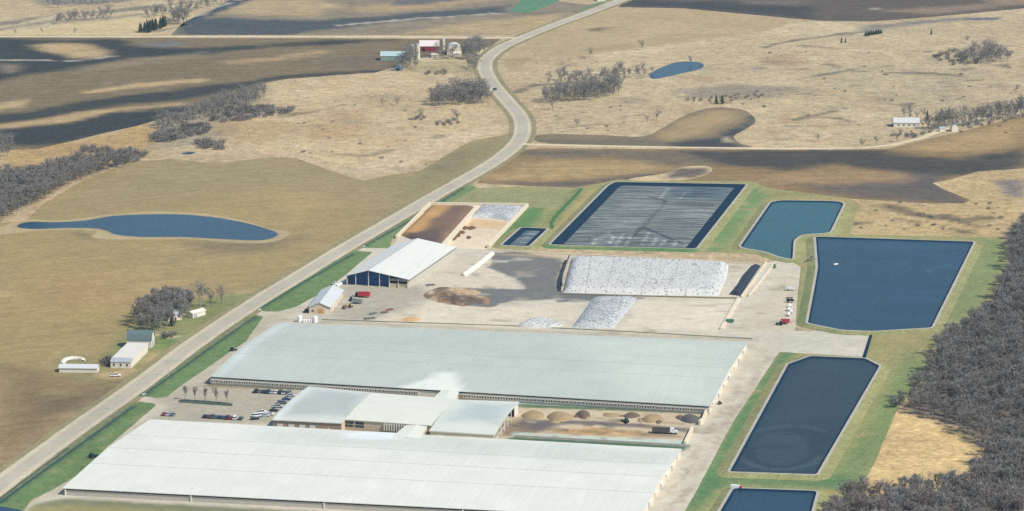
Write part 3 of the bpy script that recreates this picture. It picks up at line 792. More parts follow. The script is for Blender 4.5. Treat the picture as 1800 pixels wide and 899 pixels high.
# ================================================================ WATER
def water_mat(name, col, rough=.3, bump=.05, spec=.28):
    m, nt, b = mat_new(name)
    pos = _pos(nt)
    rgb = nt.nodes.new("ShaderNodeRGB"); rgb.outputs[0].default_value = (*col, 1)
    f = _math(nt, 'MULTIPLY_ADD', _noise(nt, 1 / 34, 5, .65, pos), .7); f.node.inputs[2].default_value = .65
    nt.links.new(_scale_col(nt, rgb.outputs[0], f), b.inputs["Base Color"])
    b.inputs["Roughness"].default_value = rough; b.inputs["IOR"].default_value = 1.33
    b.inputs["Specular IOR Level"].default_value = spec
    bp = nt.nodes.new("ShaderNodeBump"); bp.inputs["Strength"].default_value = bump; bp.inputs["Distance"].default_value = .3
    nt.links.new(_noise(nt, .5, 3, .6, pos), bp.inputs["Height"]); nt.links.new(bp.outputs[0], b.inputs["Normal"])
    return m
M_pond = water_mat("pond_water", (.006, .032, .056))
M_teal = water_mat("teal_water", (.003, .054, .064))
M_lag = water_mat("lagoon_water", (.0045, .028, .048))
M_dark = water_mat("murky_water", (.012, .026, .032), .35)
M_rim = plain_mat("concrete_rim", C(184, 178, 162), .9, .3, 3)
M_liner = plain_mat("black_liner", (.005, .021, .042), .7, .3, 3, spec=.06)
def flat(name, poly, z, mat, res=14, kind='structure', layer=None, base=None):
    v, f = fill(poly, res)
    X, Y = np.array([p[0] for p in v]), np.array([p[1] for p in v])
    o = link_mesh(name, [(a, b, z) for a, b in v], f, mat, cols=None if layer is None else colours(layer, base, X, Y, .12))
    if kind: o["kind"] = kind
    return o
def murk_mat(name):
    m = water_mat(name, (.02, .04, .05), .35, .05, .22)
    nt = m.node_tree; a = nt.nodes.new("ShaderNodeAttribute"); a.attribute_name = "col"
    for n in nt.nodes:
        if n.type == 'VECT_MATH': nt.links.new(a.outputs["Color"], n.inputs[0])
    return m
M_murk = murk_mat("murky_lagoon_water")
MC = np.array([.0085, .0205, .0265])
def arc(cx, cy, rx, ry, a0, a1, n=18):
    return [(cx + rx * math.cos(R(a0 + (a1 - a0) * i / n)), cy + ry * math.sin(R(a0 + (a1 - a0) * i / n))) for i in range(n + 1)]
paint('murk', 'poly', MC * np.array([1.9, 1.35, 1.1]), [(1400, 640), (1470, 640), (1470, 720), (1440, 760), (1360, 740)], 12, .6, 8)
paint('murk', 'poly', MC * np.array([3.2, 2.0, 1.5]), arc(1375, 792, 62, 34, 0, 360, 24), 7, .55, 5)
for c in (arc(1385, 775, 62, 16, 190, 380), arc(1370, 795, 66, 28, -40, 170), arc(1360, 800, 48, 12, 150, 300), arc(1395, 785, 40, 20, 250, 400)):
    paint('murk', 'line', MC * np.array([.55, .6, .6]), c, 2.5, .8, 2, width=4)
for c in (arc(1372, 793, 74, 36, 20, 200), arc(1390, 772, 70, 20, 180, 330)):
    paint('murk', 'line', MC * np.array([4.4, 2.8, 2.1]), c, 1.6, .9, 2, width=3)
paint('murk', 'poly', MC * np.array([.4, .7, 1.2]), [(1386, 642), (1402, 640), (1320, 790), (1286, 828)], 4, .8, 3)
BC = np.array([.0045, .031, .056])
paint('big', 'poly', BC * np.array([2.0, 1.4, 1.15]), [(1440, 425), (1700, 430), (1690, 440), (1440, 440)], 8, .5, 6)
paint('big', 'line', BC * np.array([6, 3, 2]), [(1640, 482), (1632, 478), (1640, 473), (1662, 472), (1668, 468)], 1.5, .6, 2, width=2)
paint('big', 'line', BC * np.array([5, 2.6, 2]), [(1438, 458), (1455, 460), (1470, 464)], 1.2, .6, 1, width=1.6)
rw = random.Random(4)
for k in range(40):
    x, y = rw.uniform(1440, 1680), rw.uniform(430, 570); l = rw.uniform(20, 90)
    paint('big', 'line', BC * np.array([1.8, 1.25, 1.1]) if k % 2 else BC * .7, [(x, y), (x + l, y + rw.uniform(-2, 3))], 3, .45, 3, width=4)
flat("pond", spline(W(pond_px)), .024, M_pond)
flat("pond", spline(W([(1140, 132), (1150, 125), (1172, 115), (1195, 109), (1225, 109), (1237, 114), (1232, 121), (1205, 128), (1170, 136), (1148, 139)])), .010, M_pond)
flat("pond", W([(-60, 890), (0, 890), (38, 897), (30, 960), (-60, 960)]), .030, M_lag)
flat("pond", spline(W([(318, 270), (335, 267), (343, 269), (330, 272)])), .010, M_dark)
def ring(name, pa, za, pb, zb, mat, layer=None, base=None, sub=1):
    n = len(pa); vs = []; fs = []
    for k in range(sub + 1):
        t = k / sub
        vs += [(a[0] + (b[0] - a[0]) * t, a[1] + (b[1] - a[1]) * t, za + (zb - za) * t) for a, b in zip(pa, pb)]
    for k in range(sub):
        for i in range(n):
            j = (i + 1) % n
            fs.append((k * n + i, k * n + j, (k + 1) * n + j, (k + 1) * n + i))
    c = None
    if layer:
        X, Y = np.array([v[0] for v in vs]), np.array([v[1] for v in vs])
        c = colours(layer, base, X, Y)
    o = link_mesh(name, vs, fs, mat, cols=c); o["kind"] = 'structure'
    return o
def round_poly(p, r, n=4):
    out, m = [], len(p)
    for i in range(m):
        a, b, c = Vector(p[i - 1]), Vector(p[i]), Vector(p[(i + 1) % m])
        rr = min(r, (a - b).length * .4, (c - b).length * .4)
        s, e = b + (a - b).normalized() * rr, b + (c - b).normalized() * rr
        for k in range(n + 1):
            t = k / n
            q = s * (1 - t) ** 2 + b * 2 * t * (1 - t) + e * t * t
            out.append((q.x, q.y))
    return out
RIMZ = 1.3
def lagoon(px, rim_w, berm_w, mat, drop=.7, slope=1.6, r=3.0, water="lagoon", rim_mat=None):
    inner = resample(round_poly(W(px, RIMZ), r), 5.0)
    if area(inner) < 0: inner = inner[::-1]
    outer = offset(inner, rim_w); foot = offset(inner, rim_w + berm_w)
    ring("lagoon_berm", foot, .016, outer, RIMZ - .02, M_turf, 'berm', C(152, 150, 102), 3)
    ring("lagoon_rim", outer, RIMZ - .02, inner, RIMZ, rim_mat or M_rim)
    low = offset(inner, -slope)
    ring("lagoon_liner", inner, RIMZ, low, RIMZ - drop, M_liner)
    if mat == 'murk':
        flat(water, offset(inner, -slope * .8), RIMZ - drop * .8, M_murk, 3, layer='murk', base=MC)
    elif mat == 'big':
        flat(water, offset(inner, -slope * .8), RIMZ - drop * .8, M_murk, 3.5, layer='big', base=BC)
    elif mat:
        flat(water, offset(inner, -slope * .8), RIMZ - drop * .8, mat)
    return low
lagoon([(1434, 416), (1712, 425), (1637, 576), (1534, 582), (1480, 580), (1420, 568), (1432, 505), (1438, 470)], 1.5, 5, 'big')
lagoon([(1358, 352), (1485, 354), (1458, 410), (1410, 412), (1395, 422), (1393, 456), (1372, 452), (1345, 442), (1300, 435), (1330, 392)], 1.5, 5, M_teal, r=12)
lagoon([(1425, 626), (1520, 630), (1546, 643), (1435, 834), (1283, 829), (1386, 640)], 1.4, 5, 'murk', r=2)
lagoon([(1290, 858), (1436, 863), (1430, 885), (1410, 960), (1230, 960)], 1.4, 4, M_lag, r=3)
# channel between the two big lagoons
flat("channel", W([(1530, 585), (1535, 585), (1522, 629), (1516, 628)], .3), .30, M_liner)
# ================================================================ BUILDINGS
M_white = plain_mat("white_siding", C(242, 232, 212), .6, .06, 4)
M_cream = plain_mat("cream_siding", C(226, 206, 172), .7, .08, 3)
M_brick = plain_mat("tan_block", C(176, 152, 122), .8, .12, 1.5)
M_conc = plain_mat("concrete", C(206, 198, 182), .85, .12, 2.5)
M_black = plain_mat("dark_opening", (.012, .014, .018), .8, .2, 2)
M_bay_shade = plain_mat("blue_bay_shade", C(40, 84, 136), .6, .15, 2)
M_glass = plain_mat("window_glass", (.03, .045, .06), .15, .2, 2, spec=.6)
M_red = plain_mat("barn_red", C(150, 52, 62), .7, .12, 2)
M_fan = plain_mat("fan_hood_white", C(246, 240, 226), .55, .06, 2)
M_grey = plain_mat("galvanised_grey", C(178, 184, 186), .5, .1, 3, spec=.4)
M_trim = plain_mat("metal_trim", C(150, 152, 148), .5, .1, 3)
FA = R(-11.6)                                   # bearing of the dairy's long axis
class Quad:
    """a building footprint given by four eave corners (front left, front right, back right, back left)"""
    def __init__(s, px, z, name, label, cat, group=None):
        w = [Vector(at2(x, y, z)) for x, y in px]
        s.c = sum(w, Vector((0, 0))) / 4
        s.w = [p - s.c for p in w]
        s.root = empty(name, (s.c.x, s.c.y, 0), label, cat, group)
        s.lu = ((w[1] - w[0]).length + (w[2] - w[3]).length) / 2
        s.lv = ((w[3] - w[0]).length + (w[2] - w[1]).length) / 2
    def p(s, u, v, z):
        a = s.w[0].lerp(s.w[1], u); b = s.w[3].lerp(s.w[2], u)
        q = a.lerp(b, v)
        return (q.x, q.y, z)
    def slab(s, mb, u0, u1, v0, v1, z0, z1, mi=0):
        c = [(u0, v0), (u1, v0), (u1, v1), (u0, v1)]
        mb.add([s.p(u, v, z0) for u, v in c] + [s.p(u, v, z1) for u, v in c],
               [(3, 2, 1, 0), (4, 5, 6, 7), (0, 1, 5, 4), (1, 2, 6, 5), (2, 3, 7, 6), (3, 0, 4, 7)], mi)
    def roof(s, name, zf, mat, over=.6, nu=40, nv=20, thick=.3, colf=None):
        ou, ov = over / s.lu, over / s.lv
        V, Fc = [], []
        for j in range(nv + 1):
            for i in range(nu + 1):
                u, v = -ou + (1 + 2 * ou) * i / nu, -ov + (1 + 2 * ov) * j / nv
                V.append(s.p(u, v, zf(min(max(u, 0), 1), min(max(v, 0), 1))))
        for j in range(nv):
            for i in range(nu):
                a = j * (nu + 1) + i
                Fc.append((a, a + 1, a + nu + 2, a + nu + 1))
        # fascia
        edge = [i for i in range(nu + 1)] + [j * (nu + 1) + nu for j in range(1, nv + 1)] + \
               [nv * (nu + 1) + i for i in range(nu - 1, -1, -1)] + [j * (nu + 1) for j in range(nv - 1, 0, -1)]
        b = len(V)
        V += [(V[k][0], V[k][1], V[k][2] - thick) for k in edge]
        n = len(edge)
        Fc += [(edge[i], b + i, b + (i + 1) % n, edge[(i + 1) % n]) for i in range(n)]
        cols = None
        if colf is not None:
            X = np.array([p[0] for p in V]) + s.c.x; Y = np.array([p[1] for p in V]) + s.c.y
            cols = colf(X, Y)
        return link_mesh(name, V, Fc, mat, s.root, cols=cols)
def wall_face(q, mb, side, t0, t1, z0, z1, out=0.0, thick=.3, mi=0):
    """a slab lying on one side of the footprint, pushed out from it"""
    if side == 'front': q.slab(mb, t0, t1, -(out + thick) / q.lv, -out / q.lv, z0, z1, mi)
    elif side == 'back': q.slab(mb, t0, t1, 1 + out / q.lv, 1 + (out + thick) / q.lv, z0, z1, mi)
    elif side == 'right': q.slab(mb, 1 + out / q.lu, 1 + (out + thick) / q.lu, t0, t1, z0, z1, mi)
    else: q.slab(mb, -(out + thick) / q.lu, -out / q.lu, t0, t1, z0, z1, mi)
def part_slab(q, name, side, t0, t1, z0, z1, mat, out=0.0, thick=.3, parent=None):
    mb = MB(); wall_face(q, mb, side, t0, t1, z0, z1, out, thick)
    o = mb.build(name, mat, q.root)
    if parent is not None: o.parent = parent
    return o
M_roof = attr_mat("painted_metal_roof", .6, .09, 14, .12, streak=(FA + R(90), 34, 1.6, .10))
M_roof2 = attr_mat("bare_metal_roof", .5, .07, 8, .2, streak=(FA, 26, 1.0, .06))

M_seam = plain_mat("roof_seam_metal", C(186, 194, 188), .6, .15, 5)
def make_barn(px, eave, label, rl, base, fans, seams):
    q = Quad(px, eave, "freestall_barn", label, "barn")
    zf = lambda u, v: eave + .05 + 2.4 * (1 - abs(2 * v - 1)) + .05 * math.sin(u * 37) * math.sin(v * 23)
    q.roof("roof", zf, M_roof, .5, 60, 32, .25, lambda X, Y: colours(rl, base, X, Y, .035))
    for k, v in enumerate(seams):
        mb = MB()
        for i in range(40):
            u0, u1 = i / 40, (i + 1) / 40
            z0, z1 = zf(u0, v), zf(u1, v); d = .16 / q.lv
            a, b, c, e = q.p(u0, v - d, z0 + .03), q.p(u1, v - d, z1 + .03), q.p(u1, v, z1 + .09), q.p(u0, v, z0 + .09)
            f, g = q.p(u1, v + d, z1 + .03), q.p(u0, v + d, z0 + .03)
            mb.add([a, b, c, e, f, g], [(0, 1, 2, 3), (3, 2, 4, 5)])
        mb.build("ridge_cap" if abs(v - .5) < .01 else "roof_seam", M_seam, q.root)
    part_slab(q, "front_wall", 'front', 0, 1, 0, eave - .9, M_white if fans else M_conc, -.3, .3)
    part_slab(q, "eave_shade_inlet", 'front', 0.001, .999, eave - .9, eave - .05, M_black, -.5, .3)  # black band in place of the eave shade, built as an inlet
    part_slab(q, "back_wall", 'back', 0, 1, 0, eave - .8, M_conc, -.3, .3)
    part_slab(q, "eave_shade_inlet", 'back', 0.001, .999, eave - .8, eave - .05, M_black, -.5, .3)
    for s in ('left', 'right'):
        mb = MB()
        wall_face(q, mb, s, 0, 1, 0, eave, -.3, .3)
        # gable up to the roof
        uu = [1 - .3 / q.lu, 1] if s == 'right' else [0, .3 / q.lu]
        V = []
        for u in uu:
            V += [q.p(u, 0, eave), q.p(u, .5, eave + 2.3), q.p(u, 1, eave)]
        mb.add(V, [(0, 1, 2), (5, 4, 3), (0, 3, 4, 1), (1, 4, 5, 2)])
        mb.build("end_wall", M_white, q.root)
    for k in range(7):
        t = .08 + k * .135
        d = part_slab(q, "barn_door", 'right', t, t + .035, 0, 3.0, M_grey if k % 2 else M_cream, .02, .08)
        part_slab(q, "door_hood", 'right', t - .004, t + .039, 3.02, 3.25, M_fan, .02, .7, None)
    if eave > 3.6:
        for k in range(9):
            part_slab(q, "wall_louvre", 'right', .035 + k * .105, .05 + k * .105, 1.6, 2.6, M_trim, .02, .1)
    return q, zf
RF = C(204, 214, 206)
paint('roof1', 'poly', C(238, 240, 226), [(684, 684), (735, 672), (770, 657), (803, 657), (806, 676), (830, 692), (800, 690), (740, 686)], 2.5, .9, 2, z=4.8)  # glare near the walkway, painted into the roof colour
paint('roof1', 'line', C(224, 232, 226), [(380, 660), (495, 570)], 3, .6, 1, width=3, z=4.8)
paint('roof1', 'poly', C(216, 222, 204), [(1000, 590), (1310, 604), (1250, 712), (1100, 700)], 20, .6, 10, z=4.8)
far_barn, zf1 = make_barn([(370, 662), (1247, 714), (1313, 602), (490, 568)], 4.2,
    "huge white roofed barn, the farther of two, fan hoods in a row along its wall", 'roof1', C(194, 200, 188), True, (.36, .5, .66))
paint('roof2', 'poly', C(212, 216, 202), [(480, 752), (800, 765), (1190, 792), (1170, 820), (820, 800), (440, 775)], 8, .7, 6, z=4.4)
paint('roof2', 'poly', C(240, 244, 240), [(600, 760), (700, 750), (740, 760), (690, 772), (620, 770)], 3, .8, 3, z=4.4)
near_barn, zf2 = make_barn([(112, 858), (1123, 910), (1197, 790), (265, 738)], 3.4,
    "huge white roofed barn nearest the camera, cut off by the lower edge", 'roof2', C(230, 230, 216), False, (.3, .5, .72))
# fans along the wall of the far barn, each a hood with a dark mouth
def fan_shape(mb, q, u, w, z0, z1):
    du = w / q.lu / 2; a = .75 / q.lv; t = .16 / q.lu; b = .02 / q.lv
    q.slab(mb, u - du, u - du + t, -a, -b, z0, z1); q.slab(mb, u + du - t, u + du, -a, -b, z0, z1)
    q.slab(mb, u - du + t, u + du - t, -a, -b, z1 - .16, z1); q.slab(mb, u - du + t, u + du - t, -a, -b, z0, z0 + .14)
    q.slab(mb, u - du + t, u + du - t, -.1 / q.lv, -b, z0 + .14, z1 - .16, 1)
q = far_barn
gap0, gap1 = .425, .48                            # where the covered walkway joins
pos = [u for u in [(i + .5) / 190 for i in range(190)] if not gap0 < u < gap1]
pos.sort(key=lambda u: -u)                        # the right end stands nearest and clearest
stuffm = MB()
for i, u in enumerate(pos):
    if i < 100:
        mb = MB(); fan_shape(mb, q, u, 1.0, 1.15, 2.75); mb.build("fan_hood", [M_fan, M_black], q.root)
    else:
        fan_shape(stuffm, q, u, 1.0, 1.15, 2.75)
o = stuffm.build("fan_hood", [M_fan, M_black], q.root); o["kind"] = 'stuff'
# downpipes and wall posts of the near barn
for u in (.002, .226, .46, .7):
    part_slab(near_barn, "downpipe", 'front', u, u + .0022, 0, 3.3, M_fan, .01, .35)
for k in range(36):
    part_slab(near_barn, "inlet_post", 'front', .02 + k * .027, .0208 + k * .027, 2.5, 3.35, M_trim, -.19, .1)

# ---- milking parlour between the barns
def curved(h, rise): return lambda u, v: h + rise * (1 - (2 * v - 1) ** 2)
M_roof3 = plain_mat("walkway_roof_sheet", C(236, 236, 218), .45, .05, 6)
q = Quad([(480, 738), (600, 744), (655, 691), (544, 680)], 5.0, "parlour_building", "tan walled milking parlour with four white overhead doors under a curved grey roof", "farm building")
paint('roof3', 'poly', C(186, 192, 184), [(500, 728), (620, 730), (650, 692), (552, 684)], 6, .9, 5, z=6)
paint('roof3', 'line', C(226, 232, 230), [(482, 738), (545, 681)], 2, .8, .5, width=2.5, z=6)
q.roof("roof", curved(5.05, 1.3), M_roof2, .5, 30, 24, .35, lambda X, Y: colours('roof3', C(216, 218, 204), X, Y, .05))
part_slab(q, "front_wall", 'front', 0, 1, 0, 4.95, M_brick, -.3, .3)
part_slab(q, "back_wall", 'back', 0, 1, 0, 4.95, M_cream, -.3, .3)
part_slab(q, "side_wall", 'left', 0.005, .995, 0, 5.2, M_cream, -.3, .3)
part_slab(q, "side_wall", 'right', 0.005, .995, 0, 5.2, M_cream, -.3, .3)
for t in (.06, .225, .385, .535):
    d = part_slab(q, "overhead_door", 'front', t, t + .085, .02, 3.2, M_fan, .02, .1)
    part_slab(q, "door_frame", 'front', t - .01, t + .095, 3.22, 3.45, M_trim, .02, .16, d)
part_slab(q, "entry_door", 'front', .80, .825, .02, 2.2, M_white, .02, .1)
q = Quad([(603, 737), (757, 748), (802, 702), (655, 691)], 5.2, "holding_pen_building", "low white roofed holding pen with dark windows beside a sunken grass court", "farm building")
q.roof("roof", curved(5.25, .9), M_roof2, .4, 30, 20, .35, lambda X, Y: colours('roof4', C(232, 232, 214), X, Y, .03))
part_slab(q, "front_wall", 'front', 0.004, .996, 0, 5.1, M_cream, -.3, .3)
part_slab(q, "back_wall", 'back', 0.004, .996, 0, 5.1, M_cream, -.3, .3)
part_slab(q, "side_wall", 'right', 0.005, .995, 0, 5.2, M_cream, -.3, .3)
for t in (.02, .14):
    w = part_slab(q, "window", 'front', t, t + .10, 1.6, 4.3, M_glass, .02, .08)
    part_slab(q, "window_frame", 'front', t, t + .10, 2.8, 2.95, M_white, .11, .06, w)
for k in range(9):
    part_slab(q, "fan_hood", 'front', .47 + k * .028, .482 + k * .028, 1.2, 4.6, M_fan, .02, .8)
q = Quad([(756, 757), (868, 764), (911, 707), (803, 703)], 5.5, "feed_shed", "cream walled feed shed with its right side open on white posts", "shed")
paint('roof5', 'poly', C(184, 194, 190), [(785, 740), (875, 745), (895, 712), (820, 708)], 8, .85, 5, z=6.4)
q.roof("roof", curved(5.55, 1.2), M_roof2, .4, 24, 20, .5, lambda X, Y: colours('roof5', C(224, 226, 210), X, Y, .04))
part_slab(q, "front_wall", 'front', 0, 1, 0, 5.4, M_cream, -.3, .3)
part_slab(q, "back_wall", 'back', 0, 1, 0, 5.4, M_cream, -.3, .3)
part_slab(q, "side_wall", 'left', .005, .995, 0, 5.5, M_cream, -.3, .3)
w = part_slab(q, "vent_window", 'front', .11, .2, 2.6, 3.6, M_fan, .02, .08)
part_slab(q, "vent_glass", 'front', .118, .192, 2.75, 3.45, M_grey, .11, .03, w)
for k in range(8):
    t = .02 + k * .137
    mb = MB(); a = Vector(q.p(1, t, 0)); mb.box(a.x - .2, a.x + .2, a.y - .2, a.y + .2, 0, 5.4); mb.build("post", M_fan, q.root)
part_slab(q, "side_panel", 'right', .86, .995, 0, 5.4, M_fan, -.3, .25)
part_slab(q, "feed_wall", 'right', .02, .6, 0, 1.1, M_conc, -1.5, .3)
def walkway(px, z, label, drop=0.0):
    q = Quad(px, z, "covered_walkway", label, "walkway")
    q.roof("roof", lambda u, v: z - drop * (1 - v) ** 1.5 + .4 * (1 - abs(2 * u - 1)) + .02, M_roof3, .25, 10, 6, .3)
    part_slab(q, "side_wall", 'left', .35 if drop else 0, 1, 0, z - .3, M_cream, -.3, .25)
    part_slab(q, "side_wall", 'right', .35 if drop else 0, 1, 0, z - .3, M_cream, -.3, .25)
    return q
walkway([(763, 700), (800, 703.5), (806, 689), (777, 686)], 5.0, "short white covered walkway joining the holding pen to the farther barn")
walkway([(690, 765), (738, 768), (752, 747.5), (718, 745.5)], 4.6, "short white covered walkway sloping down to the nearer barn roof", .9)

# ---- gabled sheds in a local frame: x = width (across the ridge), y = depth
def gable_shed(name, label, cat, px, z, ang, w, d, eave, rise, mroof, mwall, ridge=.5, over=.5, gable=None, along=False, group=None, mend=None):
    """px shows the front left eave corner; the ridge runs back from the front (or across it when along)"""
    p = at2(px[0], px[1], z)
    root = empty(name, (p[0], p[1], 0), label, cat, group, rz=ang)
    V = lambda x, y, zz: (y, x, zz) if False else (x, y, zz)
    t = .22
    if not along:
        mb = MB(); mb.box(-over, w * ridge, -over, d + over, 0, 1)
        mb = MB()
        L = [(-over, eave - rise * over / (w * ridge)), (w * ridge, eave + rise), (w + over, eave - rise * over / (w * (1 - ridge)))]
        for (a, b) in ((0, 1), (1, 2)):
            (xa, za), (xb, zb) = L[a], L[b]
            c = [(xa, -over, za), (xb, -over, zb), (xb, d + over, zb), (xa, d + over, za)]
            mb.add([(x, y, zz + t) for x, y, zz in c] + c, [(0, 1, 2, 3), (7, 6, 5, 4), (0, 4, 5, 1), (1, 5, 6, 2), (2, 6, 7, 3), (3, 7, 4, 0)])
        mb.build("roof", mroof, root)
        for y in (0, d):
            mb = MB(); y0, y1 = (y, y + .25) if y == 0 else (y - .25, y)
            pr = [(0, 0), (w, 0), (w, eave), (w * ridge, eave + rise - .05), (0, eave)]
            n = 5
            mb.add([(x, y0, zz) for x, zz in pr] + [(x, y1, zz) for x, zz in pr],
                   [(0, 1, 2, 3, 4), (9, 8, 7, 6, 5)] + [(i, n + i, n + (i + 1) % n, (i + 1) % n) for i in range(n)])
            if not (gable == 'open' and y == 0):
                mb.build("gable_wall", mend or mwall, root)
        for x in (0, w - .25):
            mb = MB(); mb.box(x, x + .25, .26, d - .26, 0, eave); mb.build("side_wall", mwall, root)
        mb = MB(); mb.box(w * ridge - .25, w * ridge + .25, -over, d + over, eave + rise + t - .05, eave + rise + t + .1)
        mb.build("ridge_cap", M_grey, root)
    else:
        mb = MB()
        L = [(-over, eave - rise * over / (d / 2)), (d / 2, eave + rise), (d + over, eave - rise * over / (d / 2))]
        for (a, b) in ((0, 1), (1, 2)):
            (ya, za), (yb, zb) = L[a], L[b]
            c = [(-over, ya, za), (w + over, ya, za), (w + over, yb, zb), (-over, yb, zb)]
            mb.add([(x, y, zz + t) for x, y, zz in c] + c, [(0, 1, 2, 3), (7, 6, 5, 4), (0, 4, 5, 1), (1, 5, 6, 2), (2, 6, 7, 3), (3, 7, 4, 0)])
        mb.build("roof", mroof, root)
        for x in (0, w - .25):
            mb = MB(); pr = [(0, 0), (d, 0), (d, eave), (d / 2, eave + rise - .05), (0, eave)]
            mb.add([(x, y, zz) for y, zz in pr] + [(x + .25, y, zz) for y, zz in pr],
                   [(4, 3, 2, 1, 0), (5, 6, 7, 8, 9)] + [(i, (i + 1) % 5, 5 + (i + 1) % 5, 5 + i) for i in range(5)])
            mb.build("gable_wall", mend or mwall, root)
        mb = MB(); mb.box(.26, w - .26, 0, .25, 0, eave); mb.build("front_wall", mwall, root)
        mb = MB(); mb.box(.26, w - .26, d - .25, d, 0, eave); mb.build("back_wall", mwall, root)
    return root
def lbox(root, name, x0, x1, y0, y1, z0, z1, mat, parent=None):
    mb = MB(); mb.box(x0, x1, y0, y1, z0, z1)
    return mb.build(name, mat, parent or root)
M_sheet = plain_mat("white_roof_sheet", C(232, 230, 218), .5, .14, 10, spec=.2, streak=(R(78), 40, 3.0))
M_sheet2 = plain_mat("grey_roof_sheet", C(214, 216, 212), .45, .08, 6, spec=.4)
M_green = plain_mat("teal_green_roof", C(102, 118, 118), .6, .15, 3)
# hay shed: open front, posts, dark bay
sh = gable_shed("hay_shed", "large open fronted hay shed with a white gable roof and a dark blue shaded bay", "shed",
    (609, 485), 5.5, R(-15.5), 38, 96, 5.5, 4.0, M_sheet, M_conc, ridge=.36, over=.8, gable='open')
mb = MB()
n = 5; pr = [(.3, 0), (26, 0), (26, 6.9), (38 * .36, 9.2), (.3, 5.5)]
mb.add([(x, 3.0, z) for x, z in pr] + [(x, 3.3, z) for x, z in pr], [(0, 1, 2, 3, 4), (9, 8, 7, 6, 5)] + [(i, n + i, n + (i + 1) % n, (i + 1) % n) for i in range(n)])
mb.build("bay_shade_wall", M_bay_shade, sh)  # shade inside the open bay, put into this wall's blue colour
lbox(sh, "low_wall", 26.2, 37.6, .3, .6, 0, 2.6, M_cream)
lbox(sh, "upper_panel", 26.2, 37.6, .3, .55, 3.9, 5.5, M_trim)
for x in (.1, 5.5, 13.4, 20.2, 26.2, 31.8, 37.4):
    lbox(sh, "post", x, x + .35, -.1, .25, 0, 5.4 + (3.9 * (1 - abs(x - 13.7) / 24.3) if 5 < x < 30 else 0) * .9, M_fan)
lbox(sh, "gutter", 38.7, 39.0, -.8, 96.8, 5.1, 5.4, M_trim)
# workshop
ws = gable_shed("workshop", "small cream workshop with a grey gable roof and an orange door", "workshop",
    (543, 540), 3.8, R(-6), 12.2, 46, 3.8, 2.6, M_sheet2, M_cream, over=.5)
lbox(ws, "overhead_door", 5.2, 8.0, -.1, -.01, .02, 2.8, plain_mat("orange_door", C(222, 160, 88), .6))
lbox(ws, "overhead_door", 9.0, 11.4, -.1, -.01, .02, 2.6, M_fan)
lbox(ws, "window", 1.6, 2.8, -.08, -.01, 1.2, 2.2, M_glass)
for y in (8, 18, 28, 38):
    lbox(ws, "overhead_door", 12.21, 12.3, y, y + 4, .02, 3.0, M_white)
# ---- homestead on the left
hp = at2(194.5, 647)
hs = empty("long_farm_shed", (hp[0], hp[1], 0), "long white farm shed with a low grey lean-to and three small windows", "shed", rz=R(-7))
mb = MB(); mb.box(-.2, 11.2, 3.6, 38, 4.4, 4.65); mb.build("roof", plain_mat("pale_roof", C(232, 226, 212), .6, .08, 4), hs)
mb = MB(); mb.box(0, 11, 3.7, 37.8, 0, 4.39); mb.build("wall", M_white, hs)
mb = MB(); mb.add([(-.2, -.3, 3.5), (11.2, -.3, 3.5), (11.2, 3.55, 4.9), (-.2, 3.55, 4.9), (-.2, -.3, 3.3), (11.2, -.3, 3.3), (11.2, 3.55, 4.7), (-.2, 3.55, 4.7)],
    [(0, 1, 2, 3), (7, 6, 5, 4), (0, 4, 5, 1), (1, 5, 6, 2), (2, 6, 7, 3), (3, 7, 4, 0)]); mb.build("lean_to_roof", M_grey, hs)
lbox(hs, "lean_to_wall", 0, 11, 0, 3.6, 0, 3.29, M_white)
for x in (1.4, 5.0, 8.4):
    w = lbox(hs, "window", x, x + .9, -.08, -.01, 1.2, 2.4, M_glass)
    lbox(hs, "window_sill", x - .1, x + 1.0, -.16, -.09, 1.05, 1.19, M_white, w)
gp = at2(224, 612)
gb = empty("gambrel_barn", (gp[0], gp[1], 0), "old white barn with a dark green gambrel roof behind the long white shed", "barn", rz=R(-4))
prof = [(0, 4.2), (1.8, 7.2), (5, 8.9), (8.2, 7.2), (10, 4.2)]
mb = MB()
for i in range(4):
    (y0, z0), (y1, z1) = prof[i], prof[i + 1]
    mb.add([(-.4, y0, z0), (13.4, y0, z0), (13.4, y1, z1), (-.4, y1, z1), (-.4, y0, z0 - .2), (13.4, y0, z0 - .2), (13.4, y1, z1 - .2), (-.4, y1, z1 - .2)],
           [(0, 1, 2, 3), (7, 6, 5, 4), (0, 4, 5, 1), (1, 5, 6, 2), (2, 6, 7, 3), (3, 7, 4, 0)])
mb.build("roof", M_green, gb)
for x in (0, 12.75):
    mb = MB(); pr = [(.2, 0), (9.8, 0)] + [(y, z - .22) for y, z in prof[::-1]]
    n = len(pr)
    mb.add([(x, y, z) for y, z in pr] + [(x + .25, y, z) for y, z in pr], [tuple(range(n))[::-1], tuple(range(n, 2 * n))] + [(i, (i + 1) % n, n + (i + 1) % n, n + i) for i in range(n)])
    mb.build("gable_wall", M_white, gb)
lbox(gb, "front_wall", .26, 12.7, .2, .45, 0, 4.0, M_white); lbox(gb, "back_wall", .26, 12.7, 9.5, 9.75, 0, 4.0, M_white)
lbox(gb, "barn_door", 13.01, 13.1, 3.6, 6.4, 0, 3.2, M_grey)
pl = gable_shed("low_poultry_shed", "long low grey shed at the far left of the homestead", "shed", (104, 655), 0, R(-3), 20, 6.5, 2.4, 1.3, M_sheet2, M_white, along=True, over=.4)
hb = gable_shed("farmhouse", "white farmhouse with a grey roof half hidden among the bare trees", "house", (296, 556), 3, R(30), 8, 7, 3.6, 1.8, M_grey, M_white, along=True)
lbox(hb, "window", 1.5, 2.6, -.08, -.01, 1.6, 2.9, M_glass); lbox(hb, "window", 5.6, 6.7, -.08, -.01, 1.6, 2.9, M_glass)
